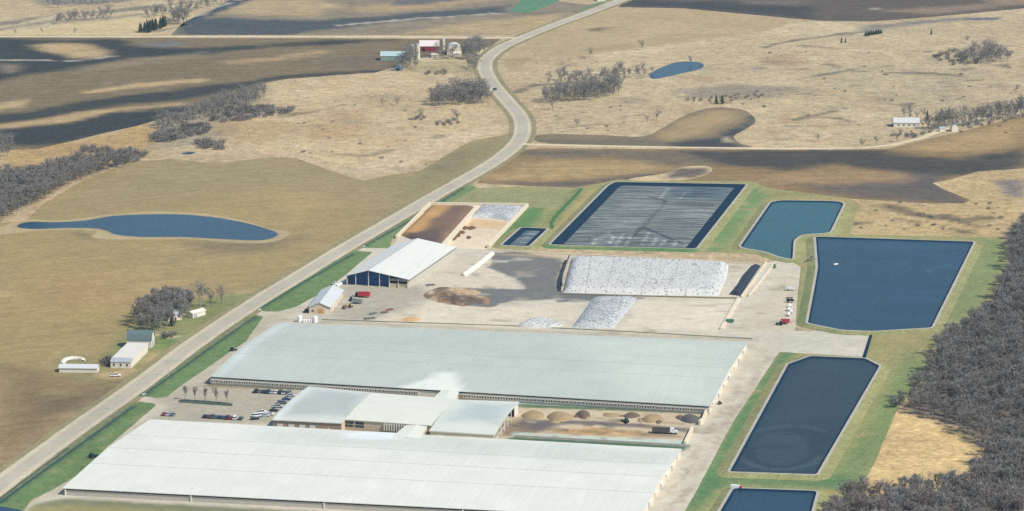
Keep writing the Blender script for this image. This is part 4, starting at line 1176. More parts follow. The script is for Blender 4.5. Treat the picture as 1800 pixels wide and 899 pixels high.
lbox(hb, "front_door", 3.9, 4.9, -.08, -.01, 0.05, 2.1, M_red); lbox(hb, "chimney", 4.2, 4.9, 4.2, 4.9, 4.6, 6.2, M_brick)
gg = gable_shed("garage", "long white garage on the lawn beside the homestead trees", "garage", (339, 560), 0, R(55), 11, 4.5, 2.6, 1.0, M_white, M_white, along=True, over=.3)
lbox(gg, "garage_door", 1, 3.6, -.08, -.01, .02, 2.1, M_grey)
# ---- far farm
q1 = gable_shed("machine_shed", "long pale green roofed machine shed left of the twin silos", "shed", (669, 107), 0, R(0), 21.5, 13, 4.0, 3.2, plain_mat("pale_green_sheet", C(184, 206, 202), .45, .06, 5), plain_mat("sage_siding", C(150, 168, 158), .7), along=True, over=.3)
lbox(q1, "end_door", -.1, -.01, 4, 9, 0, 3.2, M_black)
q2 = gable_shed("red_barn", "red barn with a white roof behind the twin silos", "barn", (738, 91), 0, R(2), 17, 13, 4.8, 4.2, plain_mat("pinkish_white_roof", C(236, 222, 216), .5, .05, 4), M_red, along=True, over=.4)
lbox(q2, "sliding_door", 2.0, 4.6, -.08, -.01, 0, 3, M_black)
for px, py, r, h, lab in ((724.5, 107, 2.0, 14.5, "left of the two tall cream silos at the far farm"), (734.5, 106, 2.0, 14.5, "right of the two tall cream silos at the far farm"), (779, 87, 1.7, 10.5, "slim pale silo between the red barn and the round roofed barn")):
    p = at2(px, py); s = empty("silo", (p[0], p[1], 0), lab, "silo", "silos at the far farm")
    mb = MB(); mb.cyl((0, 0, 0), r, h - r * .7, 16); mb.build("shaft", plain_mat("silo_stave", C(224, 216, 190), .8, .08, 2), s, smooth=False)
    mb = MB(); mb.lathe((0, 0, h - r * .7 + .01), [(r * 1.04, 0), (r * .85, r * .4), (r * .5, r * .62), (.15, r * .72)], 16); mb.build("dome", M_grey, s)
    for k in range(4):
        mb = MB(); mb.cyl((0, 0, 2 + k * 2.4), r + .04, .12, 16); mb.build("hoop", M_trim, s)
p = at2(786, 97); hb2 = empty("round_roofed_barn", (p[0], p[1], 0), "white round roofed barn half hidden by bare trees at the far farm", "barn", rz=R(4))
n = 12; W0, D0 = 13.0, 14.0
pr = [(W0 / 2 - W0 / 2 * math.cos(math.pi * k / n), 3.4 + 6.0 * math.sin(math.pi * k / n)) for k in range(n + 1)]
mb = MB()
for k in range(n):
    (xa, za), (xb, zb) = pr[k], pr[k + 1]
    mb.add([(xa, -.3, za), (xb, -.3, zb), (xb, D0, zb), (xa, D0, za)], [(0, 1, 2, 3)])
mb.build("roof", plain_mat("cream_roof", C(232, 228, 206), .55, .1, 3), hb2)
mb = MB(); g_ = [(0, 0), (W0, 0)] + [(x, z) for x, z in pr[::-1]]
mb.add([(x, 0, z) for x, z in g_] + [(x, .25, z) for x, z in g_], [tuple(range(len(g_))), tuple(range(len(g_), 2 * len(g_)))[::-1]]); mb.build("gable_wall", M_white, hb2)
lbox(hb2, "side_wall", 0, .25, .3, D0, 0, 3.4, M_white); lbox(hb2, "side_wall", W0 - .25, W0, .3, D0, 0, 3.4, M_white)
lbox(hb2, "barn_door", 4.5, 8.5, -.08, -.01, 0, 3.2, M_brick)
gable_shed("milk_house", "little white milk house in front of the round roofed barn", "house", (796, 100), 0, R(2), 6.5, 4.5, 2.8, 1.2, M_white, M_white, along=True, over=.25)
gable_shed("cattle_shelter", "small white shelter beside the paved yard below the red barn", "shelter", (758, 102), 0, R(-12), 6, 5, 2.6, 1.0, M_white, M_white, along=True, over=.25)
sb = gable_shed("blue_hut", "small blue shed with a dark mouth under a bare tree at the far farm", "shed", (692, 125), 0, R(0), 7, 6, 2.4, 2.4, plain_mat("slate_blue", C(112, 134, 156), .6), plain_mat("slate_blue_wall", C(120, 140, 160), .6), over=.3)
lbox(sb, "opening", 2, 5, -.08, -.01, 0, 2.4, M_black)
# ---- right hand farm and the one at the top edge
rb = gable_shed("long_white_barn", "long white barn with a pale patched roof beside the lane on the right", "barn", (1571, 224), 0, R(-2), 19.5, 12, 3.4, 3.0, plain_mat("patched_pale_roof", C(214, 212, 208), .6, .16, 1.6), M_white, along=True, over=.4)
lbox(rb, "end_door", -.1, -.01, 4, 8, 0, 3, M_black)
for x in (3, 7, 11, 15): lbox(rb, "window", x, x + 1.2, -.08, -.01, 1.2, 2.2, M_glass)
gable_shed("small_farm_shed", "small white shed by the lane right of the long white barn", "shed", (1652, 232), 0, R(8), 4, 4, 2.4, 1.0, M_grey, M_white, along=True, over=.2)
gable_shed("roadside_house", "white house by the lane with a tall gable, under the conifers", "house", (1673, 232), 0, R(8), 5, 5, 4.0, 2.0, M_grey, M_white, over=.2)
gable_shed("distant_house", "white house beside the road at the top edge of the picture", "house", (1050, 3), 0, R(8), 8, 7, 3.0, 1.6, M_white, M_white, along=True, over=.3)
# ================================================================ SILAGE, COVERS, WALLS, HEAPS
def mound(name, label, cat, px, h, edge, mat, res=2.2, open_left=None, layer=None, base=None, bump=.25, world=False, z0=.022, group=None, power=1.0):
    """a heap: height grows inward from its outline"""
    poly = px if world else W(px)
    if area(poly) < 0: poly = poly[::-1]
    v, f = fill(poly, res)
    X, Y = np.array([p[0] for p in v]), np.array([p[1] for p in v])
    d = -sdf(X, Y, poly)
    t = np.clip(d / edge, 0, 1)
    Z = h * (1 - (1 - t) ** 2) ** power * (1 + bump * fbm(X / 9, Y / 9, 33)) + .25 * bump * t * fbm(X / 2.2, Y / 2.2, 71) * 2
    Z = np.maximum(Z, 0) * (t > 0) + z0
    c = [float(X.mean()), float(Y.mean())]
    o = link_mesh(name, [(x - c[0], y - c[1], z) for x, y, z in zip(X, Y, Z)], f, mat,
                  cols=None if layer is None else colours(layer, base, X, Y), smooth=True)
    o.location = (c[0], c[1], 0)
    tag(o, label, cat, group)
    hz = lambda x, y: float(h * (1 - (1 - min(max(-sdf(np.array([x]), np.array([y]), poly)[0] / edge, 0), 1)) ** 2) ** power)
    return o, poly, hz
def plastic(name, col, dark=.35, size=.8, thr=.55):
    m, nt, b = mat_new(name)
    pos = _pos(nt)
    rgb = nt.nodes.new("ShaderNodeRGB"); rgb.outputs[0].default_value = (*[float(k) for k in col], 1)
    s = _math(nt, 'GREATER_THAN', _noise(nt, 1 / size, 2, .6, pos), thr)
    f = _math(nt, 'SUBTRACT', 1.0, _math(nt, 'MULTIPLY', s, dark))
    g = _math(nt, 'MULTIPLY_ADD', _noise(nt, 1 / 6, 3, .6, pos), .3); g.node.inputs[2].default_value = .85
    nt.links.new(_scale_col(nt, rgb.outputs[0], _math(nt, 'MULTIPLY', f, g)), b.inputs["Base Color"])
    b.inputs["Roughness"].default_value = .5
    return m
M_plast = plastic("white_silage_plastic", C(226, 224, 214), .16, 1.0, .5)
M_plast2 = plastic("grey_silage_plastic", C(210, 211, 206), .26, 1.0, .5)
M_rub = plain_mat("tyre_rubber", (.27, .27, .265), .9, .2, .5)
def tyres(poly, hz, n, label, seed, parent):
    """hundreds of tyres weighing the plastic down"""
    rs = random.Random(seed)
    xs, ys = [p[0] for p in poly], [p[1] for p in poly]
    mb = MB(); k = 0; tries = 0
    while k < n and tries < n * 20:
        tries += 1
        x, y = rs.uniform(min(xs), max(xs)), rs.uniform(min(ys), max(ys))
        if sdf(np.array([x]), np.array([y]), poly)[0] > -.8: continue
        z = hz(x, y) + .03; r = rs.uniform(.22, .34); a = rs.uniform(0, 6); m = 7
        V = []
        for i in range(m):
            t = a + 2 * math.pi * i / m; c, s = math.cos(t), math.sin(t)
            V += [(x + r * c, y + r * s, z), (x + r * .92 * c, y + r * .92 * s, z + .2), (x + r * .5 * c, y + r * .5 * s, z + .2), (x + r * .5 * c, y + r * .5 * s, z + .02)]
        F_ = []
        for i in range(m):
            j = (i + 1) % m
            for q_ in range(3): F_.append((4 * i + q_, 4 * j + q_, 4 * j + q_ + 1, 4 * i + q_ + 1))
        mb.add(V, F_); k += 1
    o = mb.build("tyre_weights", M_rub, None, fix=False)
    tag(o, label, "tyres", kind='stuff')
    return o
# big pile
pile_px = [(989, 515), (992, 498), (1004, 455), (1100, 458), (1281, 466), (1278, 486), (1263, 521), (1120, 519)]
o, pw, hz = mound("silage_pile", "biggest silage pile, a long mound under white plastic weighted with tyres", "silage pile", pile_px, 3.2, 5.5, M_plast, 2.4, bump=.12)
tyres(pw, hz, 1500, "dark tyres scattered over the long white silage pile", 1, o)
# seams across the cover
for a, b in (((1040, 457), (1030, 517)), ((1082, 458), (1066, 517)), ((1150, 461), (1128, 520)), ((1196, 463), (1172, 521)), ((1240, 465), (1205, 521))):
    P0, P1 = Vector(at2(*a)), Vector(at2(*b)); mb = MB(); N = 24
    pr = [P0.lerp(P1, i / N) for i in range(N + 1)]
    for i in range(N):
        za, zb = hz(*pr[i]) + .12, hz(*pr[i + 1]) + .12
        mb.tube((*pr[i], za), (*pr[i + 1], zb), .10, .10, 5)
    s = mb.build("cover_seam", M_rub, None); s.parent = o; s.location = -o.location
    s.name = "cover_seam"
# cut face of the pile at its left end
fp = [Vector(at2(x, y)) for x, y in ((1000, 458), (995, 470), (988, 490), (986, 500), (987, 513))]
mb = MB()
for i in range(4):
    a, b = fp[i], fp[i + 1]; n = Vector((-1, 0)) * .5
    mb.add([(*(a + n), 0), (*(b + n), 0), (*b, 3.3), (*a, 3.3), (*(a + Vector((.8, 0))), 3.3), (*(b + Vector((.8, 0))), 3.3)], [(0, 1, 2, 3), (3, 2, 5, 4)])
s = mb.build("cut_face", plain_mat("dark_silage", (.03, .03, .03), .95, .3, 1), None); s.parent = o; s.location = -o.location
o2, pw2, hz2 = mound("silage_pile", "slanting grey silage pile below the long one, its tyres thick along one edge", "silage pile",
    [(1004, 577), (1022, 553), (1040, 526), (1120, 524), (1112, 536), (1080, 577), (1040, 578)], 3.0, 8, M_plast2, 2.0, bump=.15)
tyres(pw2, hz2, 600, "dark tyres scattered over the slanting grey silage pile", 2, o2)
o3, pw3, hz3 = mound("silage_pile", "smallest silage pile, a low white lens beside the nearer yard track", "silage pile",
    spline(W([(912, 571), (935, 561), (960, 559), (985, 568), (990, 573), (975, 576), (930, 576)])), 1.6, 5, M_plast, 1.6, world=True)
tyres(pw3, hz3, 90, "dark tyres scattered over the smallest silage pile", 3, o3)
o4, pw4, hz4 = mound("silage_pile", "silage heap under white plastic between walls at the upper end of the bunkers", "silage pile",
    [(821, 386), (845, 363), (923, 365), (900, 390), (862, 383), (840, 383)], 2.4, 6, M_plast2, 2.0)
tyres(pw4, hz4, 380, "dark tyres scattered over the covered bunker silage", 4, o4)
# open brown silage
paint('brown', 'poly', C(196, 152, 96), [(708, 411), (757, 364), (800, 364), (775, 385), (745, 418)], 4, .95, 3)
paint('brown', 'poly', C(120, 98, 84), [(725, 430), (760, 392), (800, 366), (832, 366), (775, 432)], 4, .85, 3)
paint('brown', 'poly', C(96, 84, 78), [(705, 418), (770, 408), (776, 432), (720, 430)], 4, .8, 3)
mound("brown_silage", "open brown silage heap in the bunker nearest the road", "silage heap",
    [(704, 414), (757, 364), (836, 365), (779, 432), (740, 428)], 2.2, 5, land_mat("fermented_silage", .2, 1.4, .15, 6, rows=.25, row_dir=R(-8), row_w=1.6, row_len=30), 2.2, layer='brown', base=C(150, 118, 88))
def wall_run(name, label, cat, px, h, t, mat, group=None, z=0.0):
    pts = W(px); c = Vector(pts[0])
    mb = MB()
    for a, b in zip(pts[:-1], pts[1:]):
        a, b = Vector(a) - c, Vector(b) - c
        d = (b - a).normalized(); n = Vector((-d.y, d.x)) * t / 2
        V = [a - n, b - n, b + n, a + n]
        mb.add([(*p, z) for p in V] + [(*p, z + h) for p in V], [(3, 2, 1, 0), (4, 5, 6, 7), (0, 1, 5, 4), (1, 2, 6, 5), (2, 3, 7, 6), (3, 0, 4, 7)])
    o = mb.build(name, mat); o.location = (c.x, c.y, 0)
    return tag(o, label, cat, group)
M_cw = plain_mat("pale_concrete_wall", C(238, 222, 192), .85, .08, 3)
wg = "bunker walls"
wall_run("bunker_wall", "pale bunker wall along the road side of the brown silage", "wall", [(697, 420), (756, 361)], 2.0, 1.6, M_cw, wg)
wall_run("bunker_wall", "pale bunker wall across the top of both bunkers", "wall", [(757, 360.5), (926, 362.5)], 1.8, 1.4, M_cw, wg)
wall_run("bunker_wall", "pale bunker wall between the brown silage and the empty bay", "wall", [(779, 436), (840, 367)], 2.2, 3.0, M_cw, wg)
wall_run("bunker_wall", "pale bunker wall on the grass side of the empty bay", "wall", [(858, 437), (927, 364)], 2.2, 1.6, M_cw, wg)
paint('apron', 'poly', C(216, 180, 132), [(825, 384), (895, 390), (880, 404), (810, 400)], 5, .8, 3)
sheet("bunker_floor", W([(781, 437), (830, 383), (900, 389), (858, 438)]), .026, 'apron', C(230, 212, 180), M_yard, 3)
for k, (x, y) in enumerate(((817, 401), (826, 402), (831, 401), (807, 408), (813, 409), (804, 415), (797, 419), (824, 418))):
    p = W([(x, y)])[0]
    rs = random.Random(k)
    mound("manure_patch", "little brown heap on the pale floor of the empty bunker", "heap",
        spline([(p[0] + (1.5 + rs.random()) * math.cos(a) , p[1] + (4 + 5 * rs.random()) * math.sin(a)) for a in (0, 1, 2, 3, 4, 5)]), .5, 1.0, plain_mat("brown_dung", C(118, 90, 66), .95, .2, 1), .9, world=True, z0=.03, group="little heaps in the empty bunker")
# white silage bag lying in the yard
def bag(name, label, px, r, mat, n=26, ends=True):
    pts = spline(W(px), 8, closed=False) if len(px) > 2 else W(px)
    pts = resample(pts, 3.0, closed=False); c = Vector(pts[0]); N = len(pts)
    V, F_ = [], []
    K = 9
    for i, p in enumerate(pts):
        a, b = Vector(pts[max(i - 1, 0)]), Vector(pts[min(i + 1, N - 1)])
        d = (b - a).normalized(); nn = Vector((-d.y, d.x))
        rr = r * (.55 if i in (0, N - 1) else 1.0) * (1 + .05 * math.sin(i * 1.7))
        for k in range(K):
            t = math.pi * k / (K - 1)
            q_ = Vector(p) - c + nn * (rr * 1.15 * math.cos(t))
            V.append((q_.x, q_.y, rr * 1.1 * math.sin(t)))
    for i in range(N - 1):
        for k in range(K - 1):
            F_.append((i * K + k, i * K + k + 1, (i + 1) * K + k + 1, (i + 1) * K + k))
    F_.append(tuple(range(K))); F_.append(tuple(range((N - 1) * K, N * K))[::-1])
    o = link_mesh(name, V, F_, mat, smooth=True); o.location = (c.x, c.y, .02)
    return tag(o, label, "silage bag")
bag("silage_bag", "long white silage bag lying in the yard right of the hay shed", [(814, 486), (840, 467), (866, 446)], 1.7, M_white)
bag("silage_bag", "curved white silage bag behind the low shed at the homestead", [(109, 640), (114, 634), (126, 631), (142, 632), (146, 635)], 1.2, M_white)
# covered lagoons
def cover_mat(name):
    m, nt, b = mat_new(name)
    a = nt.nodes.new("ShaderNodeAttribute"); a.attribute_name = "col"
    pos = _pos(nt)
    r = _noise(nt, 1.0, 4, .65, _mapped(nt, pos, R(-4), (38, 3.4, 50)))  # streaks paint lit and shaded wrinkles into the cover colour
    ramp = nt.nodes.new("ShaderNodeValToRGB")
    ramp.color_ramp.elements[0].position = .40; ramp.color_ramp.elements[0].color = (.42, .45, .48, 1)
    ramp.color_ramp.elements[1].position = .60; ramp.color_ramp.elements[1].color = (1.38, 1.36, 1.28, 1)
    nt.links.new(r, ramp.inputs[0])
    n = nt.nodes.new("ShaderNodeVectorMath"); n.operation = 'MULTIPLY'
    nt.links.new(a.outputs["Color"], n.inputs[0]); nt.links.new(ramp.outputs[0], n.inputs[1])
    nt.links.new(n.outputs[0], b.inputs["Base Color"])
    b.inputs["Roughness"].default_value = .6; b.inputs["Specular IOR Level"].default_value = .15
    return m
M_cover = cover_mat("wrinkled_cover")
def covered(px, slope, layer, base, seed, wr):
    low = lagoon(px, 1.4, 5, None, drop=1.15, slope=slope, r=3)
    v, f = fill(offset(low, .4), 1.8)
    X, Y = np.array([p[0] for p in v]), np.array([p[1] for p in v])
    d = -sdf(X, Y, low)
    Z = .22 + wr * (np.abs(fbm(X / 40, Y / 6, seed)) * 2 + .5 * fbm(X / 6, Y / 5, seed + 3) + .4) * np.clip(d / 5, 0, 1) + .35 * np.clip(d / 40, 0, 1)
    o = link_mesh("lagoon_cover", list(zip(X.tolist(), Y.tolist(), Z.tolist())), f, M_cover, cols=colours(layer, base, X, Y, .12), smooth=True)
    return o
for ln in ([(1170, 356), (1163, 366), (1150, 380), (1130, 402)], [(1170, 356), (1140, 347), (1120, 345)], [(1130, 402), (1165, 416), (1200, 431)], [(1128, 403), (1100, 428)]):
    paint('cov', 'line', C(40, 48, 58), ln, 1.2, .95, .5, width=2.2)
for a, b in (((1080, 418), (1072, 430)), ((1095, 415), (1083, 432)), ((1110, 415), (1100, 433)), ((1140, 412), (1128, 434)), ((1155, 420), (1145, 435)), ((1170, 424), (1160, 435)), ((1175, 333), (1160, 352)), ((1212, 334), (1195, 352)), ((1050, 420), (1042, 430)), ((1190, 426), (1182, 436))):
    paint('cov', 'line', C(186, 190, 190), [a, b], 1.0, .8, .4, width=1.4)
paint('cov', 'poly', C(132, 138, 132), [(1090, 340), (1150, 338), (1165, 360), (1130, 400), (1020, 412), (1060, 370)], 14, .8, 10)
paint('cov', 'poly', C(146, 148, 142), [(1170, 365), (1250, 370), (1240, 395), (1180, 385)], 14, .7, 10)
paint('cov', 'poly', C(96, 108, 120), [(1170, 325), (1290, 330), (1270, 350), (1190, 350)], 12, .7, 8)
rc_ = random.Random(12)
for k in range(70):                               # creases of the sheet, lit ridges and shaded folds painted into its colour
    x, y = rc_.uniform(985, 1290), rc_.uniform(332, 428)
    l = rc_.uniform(8, 60); dy = rc_.uniform(-1.5, 2.5)
    if y > 408: l, dy = rc_.uniform(6, 14), rc_.uniform(6, 14)
    ln = [(x, y), (x + l * .5, y + dy * .5 + rc_.uniform(-1, 1)), (x + (l if y <= 408 else -l), y + dy)]
    paint('cov', 'line', C(*((204, 200, 184) if k % 2 else (44, 52, 58))), ln, .8, .6, .8, width=rc_.uniform(.4, 1.0))
rd_ = random.Random(8)
for k in range(40):
    x, y = rd_.uniform(752, 852), rd_.uniform(509, 536)
    paint('deb', 'poly', C(*((214, 190, 154), (84, 74, 66), (176, 136, 98), (120, 104, 90))[k % 4]), [(x, y), (x + 8, y + 1), (x + 6, y + 4), (x - 2, y + 3)], 1.0, .8, 2)
c1 = covered([(1082, 320), (1312, 324), (1223, 437), (967, 430), (1070, 326)], 7.5, 'cov', C(118, 123, 119), 5, .6)
tag(c1, "big wrinkled grey cover stretched over the large black lined lagoon", "lagoon cover")
paint('cov2', 'poly', C(150, 158, 160), [(900, 425), (935, 405), (950, 407), (925, 430)], 5, .6, 6)
c2 = covered([(917, 400), (962, 402), (929, 433), (882, 431)], 4.0, 'cov2', C(90, 100, 106), 15, .5)
tag(c2, "small dark cover stretched over the little black lined lagoon", "lagoon cover")
# heaps in the yard
M_debris = land_mat("mixed_debris", .7, 1.3, .8, 3.5)
paint('deb', 'poly', C(206, 176, 138), [(800, 512), (850, 515), (840, 525), (800, 520)], 3, .7, 5)
paint('deb', 'poly', C(92, 84, 78), [(770, 525), (850, 530), (855, 538), (790, 535)], 3, .8, 4)
mound("debris_heap", "brown and pale rubble heap left of the wet yard", "heap", spline(W([(744, 519), (758, 511), (778, 507), (800, 509), (825, 508), (846, 514), (838, 520), (860, 524), (856, 536), (835, 533), (815, 539), (790, 534), (770, 532), (752, 526)])), 1.8, 6, M_debris, 1.6, world=True, layer='deb', base=C(150, 124, 100), bump=1.2)
mound("feed_heap", "low orange heap in the pale yard before the farther barn", "heap", spline(W([(709, 563), (716, 559), (728, 558), (738, 562), (728, 565)])), .5, 3, plain_mat("orange_feed", C(216, 172, 118), .95, .15, 1), 1.2, world=True)
# the black heap beside the channel
mound("black_pile", "long black heap of plastic beside the pale channel walls", "heap", [(1281, 518), (1296, 500), (1304, 486), (1320, 468), (1338, 467), (1318, 496), (1301, 521)], 2.2, 5, plain_mat("black_plastic", (.018, .022, .03), .6, .3, 1.5), 1.6, bump=.5)
cg = "channel walls"
wall_run("channel_wall", "left pale wall of the channel beside the black heap", "wall", [(1347, 463), (1303, 524)], 1.1, .9, M_cw, cg)
wall_run("channel_wall", "right pale wall of the channel beside the black heap", "wall", [(1361, 465), (1316, 522)], 1.1, .9, M_cw, cg)
wall_run("channel_wall", "pale wall running down from the channel to the lane", "wall", [(1299, 526), (1268, 580)], .9, 2.0, M_cw, cg)
for i, (x, y) in enumerate(((1338, 482), (1334, 486), (1331, 490))):
    wall_run("channel_beam", "short pale beam across the channel" , "beam", [(x - 5, y), (x + 9, y)], 1.3, .7, M_fan, "beams across the channel")
wall_run("yard_kerb", "long brown kerb along the lower side of the big silage pile", "kerb", [(985, 518), (1120, 521.5), (1265, 525), (1300, 525.5)], .8, .6, plain_mat("weathered_kerb", C(150, 138, 116), .9))
# sand and gravel heaps of the lot between the barns
sand = plain_mat("sand_heap", C(168, 146, 108), .95, .3, 2.5)
dsand = plain_mat("damp_sand", C(116, 98, 80), .95, .3, 2.5)
for (x, y, w, d, h, m, lab) in ((937, 731, 14, 15, 2.6, sand, "wide sand heap nearest the feed shed"), (984, 734, 16, 16, 2.8, sand, "broad sand heap second from the feed shed"),
        (1026, 730, 10, 14, 2.4, dsand, "dark sided sand heap, third from the feed shed"), (1074, 730, 12, 8, 1.2, sand, "low flat sand heap in the middle of the lot"),
        (1110, 731, 11, 9, 1.9, dsand, "small brown heap behind the loader"), (1146, 738, 14, 15, 2.5, sand, "steep sand heap right of the loader"),
        (1196, 735, 7, 8, 1.2, dsand, "low reddish heap left of the dark stone heap"), (1214, 738, 12, 15, 2.6, plain_mat("dark_stone", C(96, 94, 92), .95, .3, 1), "dark grey stone heap against the end wall")):
    p = at2(x, y)
    rs = random.Random(int(x))
    mound("sand_heap", lab, "heap", spline([(p[0] + w * .32 * (1 + .2 * rs.uniform(-1, 1)) * math.cos(a) * 1.25, p[1] + d * .5 * (1 + .2 * rs.uniform(-1, 1)) * math.sin(a)) for a in [k * math.pi / 4 for k in range(8)]]), h * .8, w * .34, m, 1.2, world=True, bump=.9, group="heaps in the lot between the barns", z0=.03, power=.8)
rh = random.Random(41)
for k in range(9):
    p = at2(rh.uniform(925, 1205), rh.uniform(731, 743)); w, d = rh.uniform(1.5, 3.5), rh.uniform(2, 6)
    mound("dirt_heap", "small irregular dirt heap low among the bigger sand heaps", "heap", spline([(p[0] + w * rh.uniform(.7, 1.3) * math.cos(a), p[1] + d * rh.uniform(.6, 1.2) * math.sin(a)) for a in [k_ * math.pi / 3.5 for k_ in range(7)]]), rh.uniform(.4, .9), w * .5, (sand, dsand)[k % 2], 1.0, world=True, bump=1.0, group="dirt heaps in the lot", z0=.028)
wall_run("end_wall", "pale concrete wall at the right end of the lot, the upper piece", "wall", [(1242, 727), (1236, 743), (1229, 748)], 2.4, 1.2, M_cw, "end walls of the lot")
wall_run("end_wall", "pale concrete wall at the right end of the lot, the lower piece", "wall", [(1217, 756), (1204, 783)], 1.8, 1.2, M_cw, "end walls of the lot")
wall_run("feed_curb", "low grey wall along the back of the nearer barn", "wall", [(905, 768.5), (1213, 785.5)], 1.1, .5, M_conc)
wall_run("lot_curb", "low pale wall across the yard above the silage", "wall", [(858, 440), (950, 446), (1003, 448), (1150, 455), (1282, 463), (1340, 466)], .9, .8, M_cw)
# ================================================================ TREES
M_bark = plain_mat("grey_bark", (.22, .205, .185), .95, .25, .8)
M_twig = plain_mat("bare_twigs", (.20, .185, .165), .95, .2, 4)
M_twig3 = plain_mat("pale_twigs", (.23, .215, .195), .95, .3, 4)
M_twig2 = plain_mat("reddish_twigs", (.20, .165, .145), .95, .25, 2.5)
M_pine = plain_mat("conifer_needles", (.028, .05, .036), .9, .35, 1.0)
M_brush = plain_mat("brush_stems", (.165, .15, .135), .95, .3, 1.5)
def tree_mesh(seed, h, spread, twigs=520, trunk=.28, upright=.5, tw=.07):
    """trunk and limbs in one mesh, the haze of fine twigs in another"""
    rs = random.Random(seed)
    tr, cr = MB(), MB()
    tips = []
    def grow(p, d, L, r, lev):
        segs = 3 if lev < 2 else 2
        for i in range(segs):
            d2 = (d + Vector((rs.uniform(-1, 1), rs.uniform(-1, 1), rs.uniform(-.2, .6))) * .18).normalized()
            q_ = p + d2 * (L / segs); r2 = r * .78
            (tr if lev < 3 else cr).tube(p, q_, r, r2, 5 if lev == 0 else (4 if lev == 1 else 3))
            if lev >= 1: tips.append((q_, d2, L))
            p, d, r = q_, d2, r2
            if lev == 0:
                for _ in range(2 if i else 1): branch(p, d, L * .62, r * .6, 1)
        if lev < 3:
            for _ in range(3 if lev < 2 else 2): branch(p, d, L * (.66 if lev else .7), r * .75, lev + 1)
    def branch(p, d, L, r, lev):
        a = rs.uniform(0, 6.283); s = spread * rs.uniform(.7, 1.3)
        d2 = (Vector((math.cos(a) * s, math.sin(a) * s, upright * rs.uniform(.5, 1.2))) + d * .35).normalized()
        grow(p, d2, L * rs.uniform(.8, 1.15), r, lev)
    grow(Vector((0, 0, 0)), Vector((0, 0, 1)), h * .38, h * .021, 0)
    out = [t for t in tips]
    for _ in range(twigs):
        p, d, L = rs.choice(out)
        a = Vector((rs.uniform(-1, 1), rs.uniform(-1, 1), rs.uniform(-.35, .9)))
        dd = (d * .6 + a).normalized()
        st = p + Vector((rs.uniform(-1, 1), rs.uniform(-1, 1), rs.uniform(-1, 1))) * (.25 * h / 12)
        ln = h * rs.uniform(.05, .125)
        sd = dd.orthogonal().normalized(); sd.rotate(Matrix.Rotation(rs.uniform(0, 6.283), 3, dd))
        w_ = sd * (tw * rs.uniform(.6, 1.3))
        e = st + dd * ln; m_ = st + dd * ln * .5 + a * ln * .08
        cr.add([st - w_ * .6, st + w_ * .6, m_ + w_, e, m_ - w_], [(0, 1, 2, 3, 4)])
    zmax = max(v[2] for v in cr.v)
    k = h / zmax
    for b in (tr, cr):
        b.v = [(v[0] * k, v[1] * k, v[2] * k) for v in b.v]
    return tr, cr
def tree_proto(name, tr, cr, mt, mc):
    root = empty(name, (0, 0, -500))
    tr.build("trunk", mt, root, fix=False); cr.build("crown", mc, root, fix=False)
    return root
class Protos:
    def __init__(s, name, builds):
        s.name = name; s.b = builds; s.first = [None] * len(builds)
    def place(s, k, x, y, rz, sc, label, group=None, cat="tree"):
        k %= len(s.b)
        if s.first[k] is None:
            tr, cr, mt, mc = s.b[k]
            o = empty(s.name, (x, y, 0), label, cat, group, rz=rz)
            if tr is not None: tr.build("trunk", mt, o, fix=False)
            cr.build("crown", mc, o, fix=False)
            o.scale = sc; s.first[k] = o
            return o
        o = copy_thing(s.first[k], (x, y, 0), rz, label, None, sc, cat)
        if group: o["group"] = group
        elif "group" in o: del o["group"]
        return o
wood_builds = [(*tree_mesh(100 + k, 12 + (k % 3), .55 + .12 * (k % 3), 760, upright=.75), M_bark, (M_twig, M_twig3, M_twig2)[k % 3]) for k in range(6)]
WOOD = Protos("bare_tree", wood_builds)
open_builds = [(*tree_mesh(200 + k, 11 + k, .8, 430, upright=.65, tw=.075), M_bark, M_twig) for k in range(4)]
OPEN = Protos("bare_tree", open_builds)
def bush_mesh(seed, h=3.2, r=2.6, n=420):
    rs = random.Random(seed); cr = MB()
    for _ in range(26):
        a = rs.uniform(0, 6.283); rr = r * .55 * math.sqrt(rs.random())
        b = Vector((rr * math.cos(a), rr * math.sin(a), 0))
        t = Vector((b.x * 1.9 + rs.uniform(-.4, .4), b.y * 1.9 + rs.uniform(-.4, .4), h * rs.uniform(.5, 1.0) * (1 - .45 * (rr / r))))
        cr.tube(b, t, .05, .02, 3)
        for _ in range(n // 26):
            f = rs.uniform(.3, 1.0); st = b.lerp(t, f)
            dd = Vector((rs.uniform(-1, 1), rs.uniform(-1, 1), rs.uniform(-.2, 1))).normalized()
            sd = dd.orthogonal().normalized(); ln = h * rs.uniform(.12, .3); w_ = sd * rs.uniform(.05, .1)
            cr.add([st - w_, st + w_, st + dd * ln], [(0, 1, 2)])
    return cr
BUSH = Protos("bare_shrub", [(None, bush_mesh(300 + k), None, M_brush if k % 2 else M_twig) for k in range(4)])
def pine_mesh(seed, h=11, r=2.3):
    rs = random.Random(seed); tr, cr = MB(), MB()
    tr.tube((0, 0, 0), (0, 0, h * .95), h * .018, .03, 6)
    for _ in range(900):
        z = h * (.08 + .92 * (1 - math.sqrt(rs.random()))); R_ = r * (1 - z / h) ** .85 * (.75 + .35 * math.sin(z * 5))
        a = rs.uniform(0, 6.283); rr = R_ * rs.uniform(.35, 1.05)
        p = Vector((rr * math.cos(a), rr * math.sin(a), z))
        o_ = Vector((math.cos(a), math.sin(a), -.35)).normalized(); sd = Vector((-math.sin(a), math.cos(a), rs.uniform(-.4, .4)))
        L = rs.uniform(.4, .8); w_ = rs.uniform(.15, .3)
        cr.add([p - sd * w_, p + o_ * L, p + sd * w_, p - o_ * L * .5 + Vector((0, 0, .25))], [(0, 1, 2, 3)])
    return tr, cr
